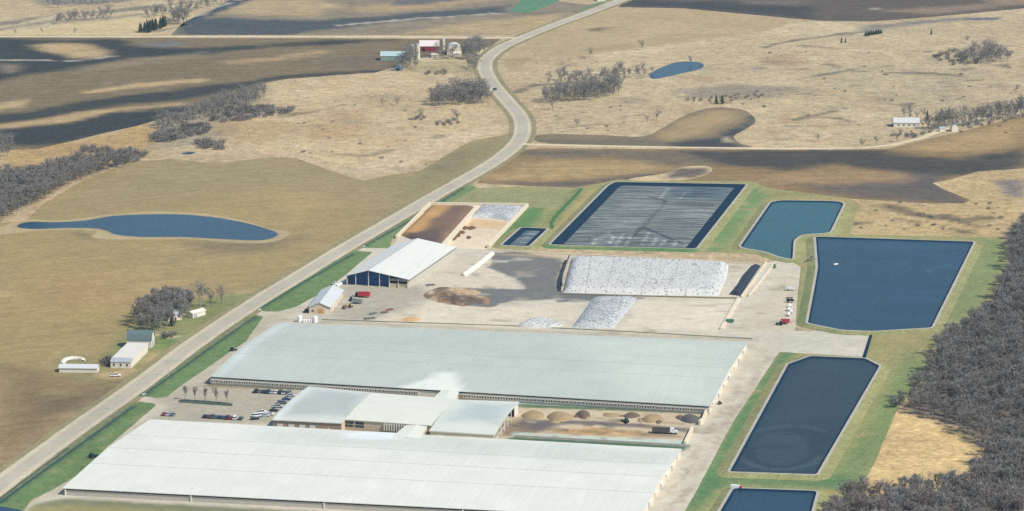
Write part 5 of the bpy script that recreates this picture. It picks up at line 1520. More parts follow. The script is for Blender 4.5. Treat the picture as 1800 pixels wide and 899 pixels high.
PINE = Protos("conifer", [(*pine_mesh(400 + k, 9 + k, 2.2 + .3 * k), M_bark, M_pine) for k in range(3)])

def scatter(poly, n, mind, seed):
    rs = random.Random(seed); out = []
    xs, ys = [p[0] for p in poly], [p[1] for p in poly]
    tries = 0; cell = {}
    while len(out) < n and tries < n * 60:
        tries += 1
        x, y = rs.uniform(min(xs), max(xs)), rs.uniform(min(ys), max(ys))
        c = (int(x // mind), int(y // mind))
        if any((x - a) ** 2 + (y - b) ** 2 < mind * mind for i in (-1, 0, 1) for j in (-1, 0, 1) for a, b in cell.get((c[0] + i, c[1] + j), ())):
            continue
        if not inside(np.array([x]), np.array([y]), poly)[0]: continue
        cell.setdefault(c, []).append((x, y)); out.append((x, y))
    return out
rnd = random.Random(11)
def sc(lo, hi):
    s = rnd.uniform(lo, hi); return (s * rnd.uniform(.9, 1.1), s * rnd.uniform(.9, 1.1), s)
# --- the wood on the right: nearest 300 trees are things, the rest one mass
woodA = W([(1835, 398), (1790, 415), (1772, 440), (1776, 480), (1760, 525), (1728, 575), (1700, 590), (1660, 605), (1640, 640), (1622, 690), (1596, 712), (1580, 716), (1600, 724), (1690, 757), (1738, 790), (1728, 830), (1700, 862), (1650, 872), (1600, 876), (1520, 882), (1480, 893), (1450, 925), (1440, 955), (1880, 955), (1880, 398)])
ptsA = scatter(woodA, 1500, 4.9, 5)
edge_d = -sdf(np.array([p[0] for p in ptsA]), np.array([p[1] for p in ptsA]), woodA)
order = sorted(range(len(ptsA)), key=lambda i: ptsA[i][1] + min(edge_d[i], 30) * 1.0)
WG = "bare trees in the wood on the right"
near, rest = order[:185], order[185:]
for i in near:
    x, y = ptsA[i]
    WOOD.place(rnd.randrange(6), x, y, rnd.uniform(0, 6.28), sc(.6, 1.2), "leafless grey tree standing in the dense wood on the right", WG)
def mass(name, label, pts, builds, lo, hi, seed, zs=1.0):
    """many trees merged into one far off mass"""
    rs = random.Random(seed); VV, FF, MI = [], [], []
    mats, off = [], 0
    arr = []
    for tr, cr, mt, mc in builds:
        v = np.array((tr.v if tr else []) + cr.v, float).reshape(-1, 3)
        nt_ = len(tr.v) if tr else 0
        f = (list(tr.f) if tr else []) + [tuple(nt_ + k for k in q_) for q_ in cr.f]
        mi = [0] * (len(tr.f) if tr else 0) + [1] * len(cr.f)
        arr.append((v, f, mi))
    for x, y in pts:
        v, f, mi = arr[rs.randrange(len(arr))]
        s = rs.uniform(lo, hi); a = rs.uniform(0, 6.28); c, sn = math.cos(a) * s, math.sin(a) * s
        w_ = np.stack([v[:, 0] * c - v[:, 1] * sn + x, v[:, 0] * sn + v[:, 1] * c + y, v[:, 2] * s * zs], 1)
        VV.append(w_); FF += [tuple(off + k for k in q_) for q_ in f]; MI += mi; off += len(v)
    o = link_mesh(name, np.concatenate(VV).tolist(), FF, [M_bark, M_twig], None, MI)
    return tag(o, label, "woodland", kind='stuff')
mass("woodland", "deep part of the dense leafless wood on the right", [ptsA[i] for i in rest], wood_builds[:4], .6, 1.2, 3)
# --- the wood at the left edge, a far off mass
woodB = W([(-80, 340), (0, 325), (60, 315), (120, 302), (190, 290), (232, 288), (226, 294), (180, 304), (130, 322), (90, 345), (60, 362), (30, 378), (0, 392), (-80, 420)])
mass("woodland", "far off leafless wood at the left edge above the blue pond", scatter(woodB, 350, 4.2, 6), wood_builds[:3], .7, 1.15, 4)
# --- brush along the dark field: single shrubs and small trees
def cluster(poly_px, n, mind, seed, proto, lo, hi, label, group, cat="tree", single=False):
    pts = scatter(W(poly_px), n, mind, seed)
    if proto is OPEN and not single:
        k = group.replace("trees in ", "").replace("bare trees of ", "")
        mass("woodland", "leafless trees making up the " + k.replace("the ", "", 1), pts, open_builds, lo * .9, hi * 1.6, seed)
        return
    for x, y in pts:
        proto.place(rnd.randrange(4), x, y, rnd.uniform(0, 6.28), sc(lo, hi), label, group, cat)
cluster([(270, 225), (340, 200), (400, 178), (450, 168), (470, 172), (460, 182), (400, 200), (340, 215), (285, 238)], 115, 4, 21, OPEN, .45, .75, "leafless tree in the hedgerow thicket beside the ploughed field", "trees in the hedgerow thicket")
cluster([(375, 200), (430, 190), (500, 192), (520, 197), (470, 208), (400, 216), (370, 214)], 60, 4, 22, BUSH, 1.0, 1.9, "grey brush clump on the tan ground below the hedgerow thicket", "brush below the hedgerow", "shrub")
cluster([(268, 240), (330, 222), (370, 220), (360, 236), (300, 250), (270, 252)], 48, 4, 23, BUSH, 1.0, 1.9, "grey brush clump at the lower end of the hedgerow", "brush at the lower hedgerow", "shrub")
cluster([(345, 250), (395, 252), (390, 265), (350, 262)], 18, 4, 24, BUSH, 1.0, 1.7, "dark brush clump alone on the tan slope above the crop field", "brush on the tan slope", "shrub")
cluster([(140, 262), (195, 258), (190, 270), (145, 270)], 14, 4, 25, BUSH, .9, 1.5, "brush clump between the ploughed field and the left wood", "brush near the left wood", "shrub")
cluster([(0, 262), (24, 262), (20, 276), (0, 278)], 8, 6, 26, OPEN, .6, .8, "pale leafless tree at the left edge by the ploughed field", "trees at the left edge")
cluster([(195, 272), (235, 268), (262, 272), (240, 285), (200, 292)], 22, 5, 27, BUSH, 1.0, 1.9, "brush clump at the upper end of the left wood", "brush above the left wood", "shrub")
# --- grove left of the bend
cluster([(758, 180), (790, 170), (855, 165), (858, 182), (800, 186), (762, 188)], 80, 4, 31, OPEN, .62, .85, "leafless tree in the thick grove on the inner side of the road bend", "grove at the road bend")
for k, (x, y, s, lab) in enumerate(((740, 212, .75, "lone spreading bare tree above the tan meadow, left of its twin"), (805, 217, .8, "lone spreading bare tree below the grove, dark brush at its foot"), (674, 188, .45, "small bare tree left of the grove, first of a pair"), (697, 186, .45, "small bare tree left of the grove, second of a pair"), (775, 190, .5, "slim bare tree at the lower edge of the grove"), (840, 184, .5, "slim bare tree beside the road at the grove's lower corner"))):
    x_, y_ = at2(x, y); OPEN.place(k, x_, y_, k * 1.3, (s * 1.25, s * 1.25, s * 1.25), lab)
cluster([(765, 216), (800, 212), (812, 218), (790, 223), (765, 222)], 9, 3.5, 32, BUSH, .6, 1.0, "low brush round the foot of the lone tree below the grove", "brush below the lone tree", "shrub")
cluster([(715, 208), (748, 206), (746, 213), (720, 213)], 6, 3.5, 33, BUSH, .6, .9, "low brush round the foot of the bare tree on the meadow", "brush on the meadow", "shrub")
# --- right of the road
cluster([(952, 178), (990, 168), (1040, 160), (1085, 155), (1090, 166), (1040, 178), (960, 182)], 80, 4.5, 34, OPEN, .5, .85, "leafless tree in the long copse right of the road", "copse right of the road")
cluster([(955, 145), (1000, 140), (1060, 138), (1090, 130), (1130, 130), (1140, 136), (1090, 142), (960, 150)], 44, 5, 35, OPEN, .4, .65, "leafless tree in the thin copse left of the little blue pond", "copse by the little pond")
for k, (x, y, s, lab) in enumerate(((1038, 103, .8, "tall bare tree alone on the bank above the copse"), (1129, 88, .65, "bare tree alone on the pale bank far from the road"), (972, 194, .6, "bare tree alone below the long copse"), (1013, 226, .5, "small bare tree above the crescent field's tip"), (1154, 212, .65, "bare tree alone above the middle of the crescent field"), (1137, 215, .4, "low scrubby tree left of the tree above the crescent field"),
        (1214, 113, .5, "bare tree standing over the far shore of the little pond"), (1146, 130, .4, "thin bare sapling at the left tip of the little pond"), (1577, 250, .8, "bare tree by the lane left of the long white barn"), (1514, 260, .5, "bare tree beside the gravel road, dark brush at its foot"), (1540, 256, .5, "bare tree beside the gravel road, right of another"), (1438, 250, .4, "greyish scrub tree on the tan ground above the gravel road"), (1785, 165, .6, "bare tree alone at the right edge above the lane"), (1698, 76, .5, "bare tree standing left of the far grove"))):
    x_, y_ = at2(x, y); OPEN.place(k, x_, y_, k * 1.7, (s * 1.25, s * 1.25, s * 1.25), lab)
cluster([(1690, 106), (1740, 98), (1778, 104), (1775, 110), (1720, 113), (1695, 113)], 45, 5, 36, OPEN, .6, .85, "leafless tree in the far grove near the right edge", "far grove on the right")
cluster([(1640, 92), (1680, 88), (1720, 105), (1715, 115), (1665, 115), (1640, 100)], 26, 5, 37, BUSH, .9, 1.6, "grey brush clump in front of the far grove", "brush by the far grove", "shrub")
cluster([(1190, 178), (1290, 165), (1350, 168), (1320, 176), (1240, 182)], 24, 6, 38, BUSH, .5, .9, "grey brush clump in the marsh above the crescent field", "brush in the marsh", "shrub")
cluster([(1622, 226), (1640, 226), (1720, 214), (1800, 196), (1800, 203), (1720, 218), (1640, 230)], 90, 3.6, 39, OPEN, .5, .8, "leafless tree in the row along the lane on the right", "row along the lane")
cluster([(1585, 208), (1625, 207), (1628, 210), (1588, 211)], 6, 5, 40, OPEN, .55, .7, "reddish bare tree behind the long white barn", "trees behind the long white barn")
cluster([(1560, 240), (1620, 236), (1640, 232), (1600, 245)], 10, 5, 41, BUSH, .7, 1.1, "dark brush between the long white barn and the lane", "brush along the lane", "shrub")
cluster([(1690, 222), (1800, 202), (1800, 208), (1700, 228)], 16, 5, 42, BUSH, .7, 1.1, "dark brush on the field side of the lane on the right", "brush on the field side of the lane", "shrub")
for k, (x, y, s, lab) in enumerate(((1630, 212, .9, "dark conifer right behind the end of the long white barn"), (1655, 212, 1.0, "broad dark conifer in the middle of the lane trees"), (1668, 208, .8, "narrow dark conifer beside the broad one at the lane"), (1757, 192, .8, "dark conifer among the bare trees far down the lane"), (1795, 192, 1.1, "dark conifer at the right edge by the lane"),
        (1259, 183, .75, "dark conifer above the crescent field, left of a pair"), (1270, 183, .85, "dark conifer above the crescent field, right of a pair"), (303, 573, .85, "dark conifer in the middle of the homestead trees"),
        (1479, 76, .5, "tiny dark cedar on the pale ridge, left of a pair"), (1486, 75, .5, "tiny dark cedar on the pale ridge, right of a pair"), (1637, 61, .55, "tiny dark cedar alone above the far grove"))):
    x_, y_ = at2(x, y); PINE.place(k, x_, y_, k * 1.1, (s, s, s), lab, cat="conifer")
for k in range(7):
    x_, y_ = at2(1522 + k * 4.4, 63.5 - k * .75); PINE.place(k, x_, y_, k * 1.4, (.95, .95, .42), "dark squat evergreen in the short row on the far ridge", "short evergreen row on the far ridge", "conifer")
# --- top left wood lot: conifers in front, bare trees behind
cluster([(243, 58), (262, 50), (290, 44), (296, 48), (262, 58)], 28, 4, 43, PINE, .8, 1.1, "dark conifer at the front of the wood lot by the top left road", "conifers of the top left wood lot", "conifer")
cluster([(285, 44), (322, 36), (326, 44), (295, 48)], 24, 5, 44, OPEN, .7, 1.0, "leafless tree in the wood lot by the top left road", "bare trees of the top left wood lot")
cluster([(250, 28), (330, 16), (400, 4), (400, 8), (330, 24), (260, 34)], 36, 7, 45, OPEN, .5, .8, "leafless tree in the belt behind the top left wood lot", "belt behind the wood lot")
cluster([(96, 40), (130, 30), (190, 26), (200, 34), (150, 40), (100, 44)], 40, 5, 46, OPEN, .4, .6, "leafless tree in the thicket on the pale field at the top left", "thicket on the pale field")
cluster([(80, 10), (225, 2), (220, 6), (100, 14)], 24, 8, 47, OPEN, .4, .6, "leafless tree in the distant thicket at the top edge", "thicket at the top edge")
for k, (x, y) in enumerate(((27, 61.5), (75, 61.5), (132, 61.5))):
    x_, y_ = at2(x, y); OPEN.place(k, x_, y_, k, (.45, .45, .55), ("leftmost", "middle", "rightmost")[k] + " of three bare trees along the top left road")
# --- far farm trees
cluster([(695, 118), (720, 108), (735, 112), (732, 124), (700, 126)], 14, 5, 48, OPEN, .6, .9, "bare tree in front of the twin silos at the far farm", "trees before the twin silos")
cluster([(770, 100), (790, 98), (800, 104), (772, 106)], 5, 5, 49, OPEN, .6, .8, "bare tree before the red barn", "trees before the red barn")
cluster([(812, 98), (835, 90), (848, 86), (850, 100), (838, 112), (815, 106)], 22, 5, 50, OPEN, .7, .95, "bare tree between the far farm and the road", "trees between the far farm and the road")
cluster([(820, 118), (842, 116), (838, 128), (822, 128)], 6, 5, 51, OPEN, .45, .6, "bare tree below the far farm beside the road", "trees below the far farm")
cluster([(748, 128), (782, 124), (784, 132), (750, 133)], 9, 4, 52, BUSH, .6, 1.0, "dark red brush below the far farm", "brush below the far farm", "shrub")
rb_ = random.Random(77)
for (x0, x1, y0, y1, n, lab, grp) in ((520, 760, 150, 290, 26, "small dry shrub scattered on the tan meadow left of the road", "shrubs on the tan meadow"), (940, 1330, 95, 235, 22, "small dry shrub scattered on the tan ground around the copse", "shrubs around the copse"), (1340, 1780, 90, 240, 34, "small dry shrub scattered on the wide marsh on the right", "shrubs on the wide marsh"), (1510, 1760, 355, 408, 26, "small dry shrub on the rough ground above the big lagoon", "shrubs above the big lagoon")):
    pf = [field7a for field7a in W([(938, 242), (1130, 240), (1250, 190), (1328, 215), (1318, 260), (960, 252)])]
    for _ in range(n):
        x_, y_ = at2(rb_.uniform(x0, x1), rb_.uniform(y0, y1))
        if inside(np.array([x_]), np.array([y_]), pf)[0]: continue
        s_ = rb_.uniform(.35, .85); BUSH.place(rb_.randrange(4), x_, y_, rb_.uniform(0, 6), (s_, s_, s_ * .7), lab, grp, "shrub")
# --- homestead trees
cluster([(234, 574), (258, 546), (285, 536), (330, 532), (342, 545), (325, 562), (300, 580), (280, 588), (246, 590)], 56, 4.8, 53, WOOD, .6, 1.15, "bare tree in the homestead grove beside the main road", "homestead grove")
cluster([(345, 540), (372, 536), (392, 532), (392, 537), (350, 545)], 5, 7, 54, OPEN, .65, .9, "bare tree at the upper end of the homestead lawn", "trees on the homestead lawn")
cluster([(285, 590), (305, 588), (308, 593), (288, 596)], 7, 3, 55, BUSH, .8, 1.2, "brush beside the homestead drive", "brush at the homestead drive", "shrub")
cluster([(180, 640), (192, 632), (196, 638), (186, 646)], 5, 3, 56, BUSH, .9, 1.3, "brush between the two homestead sheds", "brush between the homestead sheds", "shrub")
# --- five young trees in the car park
sap = [(*tree_mesh(600 + k, 8.5, .34, 420, upright=1.1, tw=.06), M_bark, M_twig2) for k in range(2)]
SAP = Protos("young_tree", sap)
for k in range(5):
    x_, y_ = at2(324.5 + k * 18.6, 703.5 + k * 1.7); s = (.95, 1.0, .95, 1.05, .9)[k]
    SAP.place(k, x_, y_, k * 2.0, (s, s, s), ("first from the left", "second from the left", "third, in the middle", "fourth from the left", "fifth, at the right end")[k] + " of five young trees in the car park row", "young trees in the car park")
# --- single trees on the edge of the clearing
for k, (x, y, s, lab) in enumerate(((1649, 868, .95, "bare tree standing free on the tan clearing before the wood"), (1668, 872, .9, "forked bare tree leaning right at the clearing's lower edge"), (1612, 872, .75, "thin bare tree left of the free tree on the clearing's edge"), (1628, 870, .7, "reddish thin bare tree on the clearing's lower edge"))):
    x_, y_ = at2(x, y); WOOD.place(k, x_, y_, k * 1.9, (s, s, s), lab)
# row of small evergreens throwing shade at the wood's near corner
for k, (x, y) in enumerate(((1570, 706), (1573, 715), (1578, 710))):
    x_, y_ = at2(x, y); BUSH.place(k, x_, y_, k, (1.1, 1.1, 1.2), "dark brush at the corner of the wood and the clearing", "brush at the wood's corner", "shrub")
# ================================================================ VEHICLES AND SMALL THINGS
M_tyre = plain_mat("vehicle_tyre", (.02, .02, .022), .9, .1, .5)
def paintm(name, col): return plain_mat(name, col, .35, .04, 1, spec=.5)
P_ = {"black": paintm("car_black", (.018, .019, .022)), "white": paintm("car_white", (.72, .72, .70)), "silver": paintm("car_silver", (.42, .44, .46)), "red": paintm("car_red", (.30, .025, .03)),
      "maroon": paintm("car_maroon", (.12, .02, .028)), "teal": paintm("car_teal", (.03, .13, .15)), "blue": paintm("car_blue", (.04, .08, .18)), "grey": paintm("car_grey", (.14, .15, .17)), "green": paintm("car_green", (.03, .08, .045))}
SIL = {"car": ([(-2.2, .35), (-2.25, .8), (-2.1, .95), (-1.2, 1.0), (1.2, .98), (2.1, .85), (2.25, .6), (2.2, .35)], [(-1.75, .98), (-1.25, 1.45), (.35, 1.47), (1.15, .98)]),
       "pickup": ([(-2.7, .45), (-2.75, 1.05), (-.5, 1.08), (1.3, 1.08), (2.6, 1.0), (2.75, .7), (2.7, .45)], [(-.5, 1.08), (-.35, 1.8), (.75, 1.8), (1.35, 1.08)]),
       "van": ([(-2.4, .4), (-2.45, 1.1), (1.6, 1.1), (2.4, .95), (2.45, .6), (2.4, .4)], [(-2.42, 1.1), (-2.3, 1.8), (.9, 1.8), (1.65, 1.1)])}
VP = {}
def vehicle(kind, colour, px, py, heading, label, group=None, cat=None):
    x, y = at2(px, py)
    key = (kind, colour)
    if key in VP:
        return copy_thing(VP[key], (x, y, .03), heading, label, group)
    name = {"car": "parked_car", "pickup": "pickup_truck", "van": "parked_van"}[kind]
    r = empty(name, (x, y, .03), label, cat or {"car": "car", "pickup": "pickup truck", "van": "van"}[kind], group, rz=heading)
    low, top = SIL[kind]; w = .9
    mb = MB(); n = len(low)
    mb.add([(a, -w, z) for a, z in low] + [(a, w, z) for a, z in low], [tuple(range(n)), tuple(range(n, 2 * n))[::-1]] + [(i, n + i, n + (i + 1) % n, (i + 1) % n) for i in range(n)])
    mb.build("body", P_[colour], r)
    mb = MB(); n = len(top); t = .16
    V = [(a, -w + (.04 if i in (0, n - 1) else t), z) for i, (a, z) in enumerate(top)]
    V += [(a, -y_, z) for a, y_, z in V]
    mb.add(V, [tuple(range(n)), tuple(range(n, 2 * n))[::-1]] + [(i, n + i, n + (i + 1) % n, (i + 1) % n) for i in range(n)])
    mb.build("windows", M_glass, r)
    mb = MB(); mb.box(top[1][0] + .03, top[2][0] - .03, -w + t + .03, w - t - .03, top[1][1] - .03, top[1][1] + .04); mb.build("roof", P_[colour], r)
    for sx in (1.4, -1.4):
        for sy in (-.92, .72):
            mb = MB(); mb.cyl((sx * (1.15 if kind == "pickup" else 1), sy, .34), .34, .2, 10, 'y'); mb.build("wheel", M_tyre, r)
    if kind == "pickup":
        mb = MB(); mb.box(-2.6, -.6, -.75, .75, 1.07, 1.1); mb.build("cargo_bed", M_black, r)
    VP[key] = r
    return r
A1 = FA + R(90)                                   # noses along the barn's depth
g1 = "cars in the lower row of the car park"
for px, col, kd, lab in ((289, "red", "car", "red car, alone with two others at the left of the lower parking row"), (296, "silver", "car", "silver car between a red and a dark one in the lower parking row"), (304, "grey", "car", "dark grey car at the right of the little group of three")):
    vehicle(kd, col, px, 730 + (px - 289) * .05, A1, lab, g1)
row = (("black", "car", "black car at the left end of the long lower row"), ("maroon", "car", "maroon car second in the long lower row"), ("grey", "pickup", "grey pickup third in the long lower row"), ("teal", "car", "teal car in the middle of the long lower row"), ("black", "car", "black car right of the teal one"),
       ("blue", "car", "dark blue car sixth in the long lower row"), ("maroon", "pickup", "maroon pickup seventh in the long lower row"), ("red", "car", "bright red car near the right of the long lower row"), ("white", "van", "white van at the right of the long lower row"), ("green", "car", "dark green car apart at the right of the white van"))
for k, (col, kd, lab) in enumerate(row):
    px = 361 + k * 6.6 + (3 if k == 9 else 0)
    vehicle(kd, col, px, 734 + k * .42, A1 + R((k * 37 % 7) - 3), lab, g1)
g2 = "cars in the upper row of the car park"
for k, (col, kd, lab) in enumerate((("black", "pickup", "black pickup at the left end of the upper parking row"), ("grey", "car", "grey car second in the upper parking row"), ("black", "car", "black car third in the upper parking row"), ("blue", "pickup", "dark blue pickup fourth in the upper parking row"), ("silver", "car", "silver car in the middle of the upper parking row"),
        ("white", "car", "white car right of the silver one in the upper row"), ("black", "van", "black van near the right end of the upper row"), ("white", "pickup", "white pickup near the right end of the upper row"), ("grey", "van", "grey van at the right end of the upper row"))):
    vehicle(kd, col, 450 + k * 7.2, 690 + k * .35, A1 + R((k * 53 % 7) - 3), lab, g2)
g3 = "cars in the shade beside the parlour"
for k, (col, kd, lab) in enumerate((("silver", "car", "silver car uppermost in the shade of the parlour"), ("blue", "car", "blue car second down in the parlour's shade"), ("grey", "van", "grey van third down in the parlour's shade"), ("silver", "pickup", "silver pickup fourth down in the parlour's shade"), ("black", "car", "black car fifth down in the parlour's shade"), ("white", "car", "white car lowest in the shade of the parlour"))):
    vehicle(kd, col, 511 - k * 7.4, 697 + k * 6.6, FA + R(4), lab, g3)
for px, py, col, kd, lab in ((460, 727, "white", "pickup", "white pickup among the machines at the parlour's corner"), (452, 733, "white", "van", "white van at the lower corner of the car park"), (466, 733, "silver", "car", "silver car beside the parlour's lower corner"), (448, 738, "black", "car", "black car in the lowest corner by the parlour")):
    vehicle(kd, col, px, py, FA + R(30), lab, "vehicles at the parlour's corner")
vehicle("car", "black", 870, 158, R(118), "black car driving round the bend of the main road")
vehicle("pickup", "black", 538, 549, A1, "black pickup left of the workshop")
vehicle("pickup", "white", 585, 504, FA + R(60), "white pickup between the workshop and the hay shed")
vehicle("car", "white", 590, 500, FA + R(60), "white car behind the workshop beside a pickup")
vehicle("pickup", "white", 203, 662, R(10), "white pickup with dark load at the homestead field edge")
# --- tractors, wagons, loader
M_tg = paintm("tractor_green", (.02, .10, .035)); M_tr = paintm("implement_red", (.42, .03, .045)); M_gr = paintm("machine_grey", (.20, .23, .22)); M_yel = paintm("machine_yellow", (.55, .36, .05))
def tractor(px, py, hd, m, label, loader=False, s=1.0):
    x, y = at2(px, py)
    r = empty("loader_tractor" if loader else "tractor", (x, y, .03), label, "loader" if loader else "tractor", rz=hd)
    mb = MB(); mb.box(.1, 2.3, -.45, .45, .8, 1.6, taper=.08); mb.box(-1.3, .1, -.55, .55, .7, 1.5); mb.build("body", m, r)
    mb = MB(); mb.box(-1.2, .1, -.7, .7, 1.51, 2.6, taper=.12); mb.build("cab", M_glass, r)
    mb = MB(); mb.box(-1.25, .15, -.72, .72, 2.61, 2.75, taper=.05); mb.build("cab_roof", m, r)
    for sy in (-1.05, .6):
        mb = MB(); mb.cyl((-.8, sy, .9), .9, .45, 14, 'y'); mb.build("rear_wheel", M_tyre, r)
        mb = MB(); mb.cyl((1.6, sy + .05, .6), .6, .35, 12, 'y'); mb.build("front_wheel", M_tyre, r)
    if loader:
        mb = MB()
        for sy in (-.7, .7): mb.tube((.2, sy, 1.7), (3.0, sy, .9), .1, .1, 5)
        mb.build("loader_arm", m, r)
        mb = MB(); mb.add([(3.0, -1.2, .1), (3.0, 1.2, .1), (3.0, 1.2, 1.2), (3.0, -1.2, 1.2), (4.0, -1.2, .1), (4.0, 1.2, .1)], [(0, 1, 2, 3), (0, 4, 5, 1), (0, 3, 4), (1, 5, 2)]); mb.build("bucket", M_gr, r)
    r.scale = (s, s, s)
    return r
def wagon(px, py, hd, L, w, h, mbox, label, name="trailer", cat="trailer", axle=2, z=.9):
    x, y = at2(px, py)
    r = empty(name, (x, y, .03), label, cat, rz=hd)
    mb = MB(); t = .12
    mb.box(-L / 2, L / 2, -w / 2, w / 2, z, z + .15)
    mb.box(-L / 2, L / 2, -w / 2, -w / 2 + t, z + .15, z + h); mb.box(-L / 2, L / 2, w / 2 - t, w / 2, z + .15, z + h)
    mb.box(-L / 2, -L / 2 + t, -w / 2 + t, w / 2 - t, z + .15, z + h); mb.box(L / 2 - t, L / 2, -w / 2 + t, w / 2 - t, z + .15, z + h)
    mb.build("box", mbox, r)
    for k in range(axle):
        for sy in (-w / 2 - .15, w / 2 - .2):
            mb = MB(); mb.cyl((-L * .3 + k * 1.4, sy, .5), .5, .35, 12, 'y'); mb.build("wheel", M_tyre, r)
    mb = MB(); mb.tube((L / 2, 0, .8), (L / 2 + 1.6, 0, .6), .09, .07, 5); mb.build("drawbar", M_gr, r)
    return r
wagon(640, 523, FA, 7.0, 2.6, 2.2, M_tr, "bright red feed wagon parked in front of the hay shed")
tractor(629, 521, FA + R(20), M_gr, "dark tractor coupled left of the red feed wagon")
wagon(628, 534, FA, 6.0, 2.4, 1.4, M_gr, "grey flat trailer in front of the workshop")
tractor(619, 530, FA, M_tg, "green tractor left of the grey flat trailer")
tractor(616, 541, FA + R(70), M_yel, "yellow tractor beside the workshop doors", s=.8)
wagon(606, 543, FA + R(70), 3.0, 1.6, .9, plain_mat("rusty_steel", C(140, 104, 72), .9), "small rusty trailer beside the workshop doors", axle=1)
tractor(1099, 744, FA + R(160), M_tg, "green loader working among the sand heaps", True)
wagon(1162, 762, FA, 8.5, 2.8, 1.7, plain_mat("dull_steel", C(104, 98, 94), .9, .3, 1), "long grey tipping trailer on the dark track of the sand lot")
def truck_cab(px, py, hd, label):
    x, y = at2(px, py); r = empty("truck_cab", (x, y, .03), label, "truck", rz=hd)
    mb = MB(); mb.box(-1.4, .6, -1.1, 1.1, .9, 2.9, taper=.12); mb.box(.6, 2.2, -.9, .9, .8, 1.8, taper=.1); mb.build("cab", P_["white"], r)
    mb = MB(); mb.box(.62, .66, -.85, .85, 1.9, 2.6); mb.build("windscreen", M_glass, r)
    for sx in (-.8, 1.5):
        for sy in (-1.15, .8):
            mb = MB(); mb.cyl((sx, sy, .5), .5, .35, 12, 'y'); mb.build("wheel", M_tyre, r)
truck_cab(1183, 763, FA, "white truck cab in front of the grey tipping trailer")
tractor(163, 805, FA + R(50), M_tg, "green tractor beside the left end of the nearer barn", True)
tractor(410, 617, FA + R(50), M_gr, "dark tractor beside the left end of the farther barn", s=.9)
tractor(1265, 711, FA + R(80), M_gr, "dark skid loader at the farther barn's right corner", s=.7)
# machines along the bank of the big lagoon
wagon(1380, 570, FA, 5.0, 2.4, 1.8, M_tr, "red manure spreader beside the lagoon bank")
tractor(1371, 572, FA + R(170), M_gr, "dark tractor in front of the red manure spreader")
wagon(1390, 511, FA, 5.0, 2.2, 1.2, P_["white"], "white trailer alone by the lagoon bank", axle=1)
wagon(1389, 532, FA, 4.2, 1.6, .9, M_black, "black trailer in the row by the lagoon bank", axle=1)
def tank(px, py, hd, L, rad, m, label, leg=.5, upright=False, cat="tank"):
    x, y = at2(px, py); r = empty("storage_tank", (x, y, .03), label, cat, rz=hd)
    mb = MB()
    if upright:
        mb.lathe((0, 0, .12), [(rad, 0), (rad, L * .85), (rad * .8, L * .94), (rad * .3, L), (.1, L)], 16); mb.build("shell", P_["white"] if m is None else m, r)
        mb = MB(); mb.cyl((0, 0, 0), rad * 1.15, .12, 16); mb.build("pad", M_conc, r)
        mb = MB(); mb.cyl((0, 0, L + .12), .25, .2, 10); mb.build("hatch", M_grey, r)
    else:
        n = 14; V, F_ = [], []
        prof = [(-L / 2 - rad * .35, .25), (-L / 2 - rad * .2, .75), (-L / 2, 1), (L / 2, 1), (L / 2 + rad * .2, .75), (L / 2 + rad * .35, .25)]
        for a, k in prof:
            for i in range(n):
                t = 2 * math.pi * i / n; V.append((a, rad * k * math.cos(t), leg + rad + rad * k * math.sin(t)))
        for j in range(len(prof) - 1):
            for i in range(n): F_.append((j * n + i, j * n + (i + 1) % n, (j + 1) * n + (i + 1) % n, (j + 1) * n + i))
        F_ += [tuple(range(n)), tuple(range((len(prof) - 1) * n, len(prof) * n))]
        mb.add(V, F_); mb.build("shell", m or P_["white"], r)
        for sx in (-L * .32, L * .32):
            mb = MB(); mb.box(sx - .15, sx + .15, -rad * .7, rad * .7, 0, leg + rad * .35); mb.build("saddle", M_gr, r)
    return r
tank(527, 566, 0, 3.6, 1.4, None, "left of the two upright white tanks behind the farther barn", upright=True)
tank(554, 567, 0, 3.6, 1.4, None, "right of the two upright white tanks behind the farther barn", upright=True)
for k, x in enumerate((534, 538, 543, 547)):
    tank(x, 567, 0, 1.7, .6, None, "small white drum between the two upright white tanks", upright=True, cat="drum")["group"] = "small drums between the tanks"
for k, (x, y) in enumerate(((1388, 541), (1386, 547), (1390, 551), (1386, 556))):
    tank(x, y, FA + R(85), 2.4, .8, None, ("uppermost", "second", "third", "lowest")[k] + " of four white tanks lined up along the lagoon bank")
tank(1283, 568, FA, 4.2, .9, paintm("tank_green", (.05, .14, .08)), "green tank lying beside the channel's lower end")
tank(1362, 472, 0, 2.6, .9, paintm("tank_green2", (.06, .20, .09)), "green upright tank at the upper end of the channel", upright=True)
# fuel pump fence, scattered implements
def implement(px, py, hd, label, m, L=5):
    x, y = at2(px, py); r = empty("field_implement", (x, y, .03), label, "implement", rz=hd)
    mb = MB(); mb.box(-L / 2, L / 2, -.1, .1, .6, .8); mb.box(-L / 2, L / 2, 1.4, 1.6, .6, .8); mb.box(-.1, .1, -.8, 2.2, .62, .78); mb.build("frame", m, r)
    for k in range(6):
        mb = MB(); mb.cyl((-L / 2 + .4 + k * (L - .8) / 5, -.15, .4), .4, .1, 10, 'x'); mb.build("disc", M_gr, r)
    for s in (-1, 1):
        mb = MB(); mb.cyl((s * L * .3, .7, .45), .45, .25, 12, 'x'); mb.build("wheel", M_tyre, r)
    return r
implement(650, 562, R(20), "low dark implement nearest the farther barn's back wall", M_black, 7)
implement(656, 553, R(60), "dark implement above the one near the barn wall", M_gr, 7)
implement(676, 551, R(40), "brown implement in the yard left of a reddish one", plain_mat("rust_paint", C(120, 84, 64), .8), 5)
implement(686, 546, R(50), "reddish implement in the open yard", M_tr, 5)
implement(596, 518, R(-10), "grey implement between the workshop and the wagons", M_gr, 5)
implement(757, 503, R(20), "dark implement alone in the yard below the hay shed", M_black, 6)
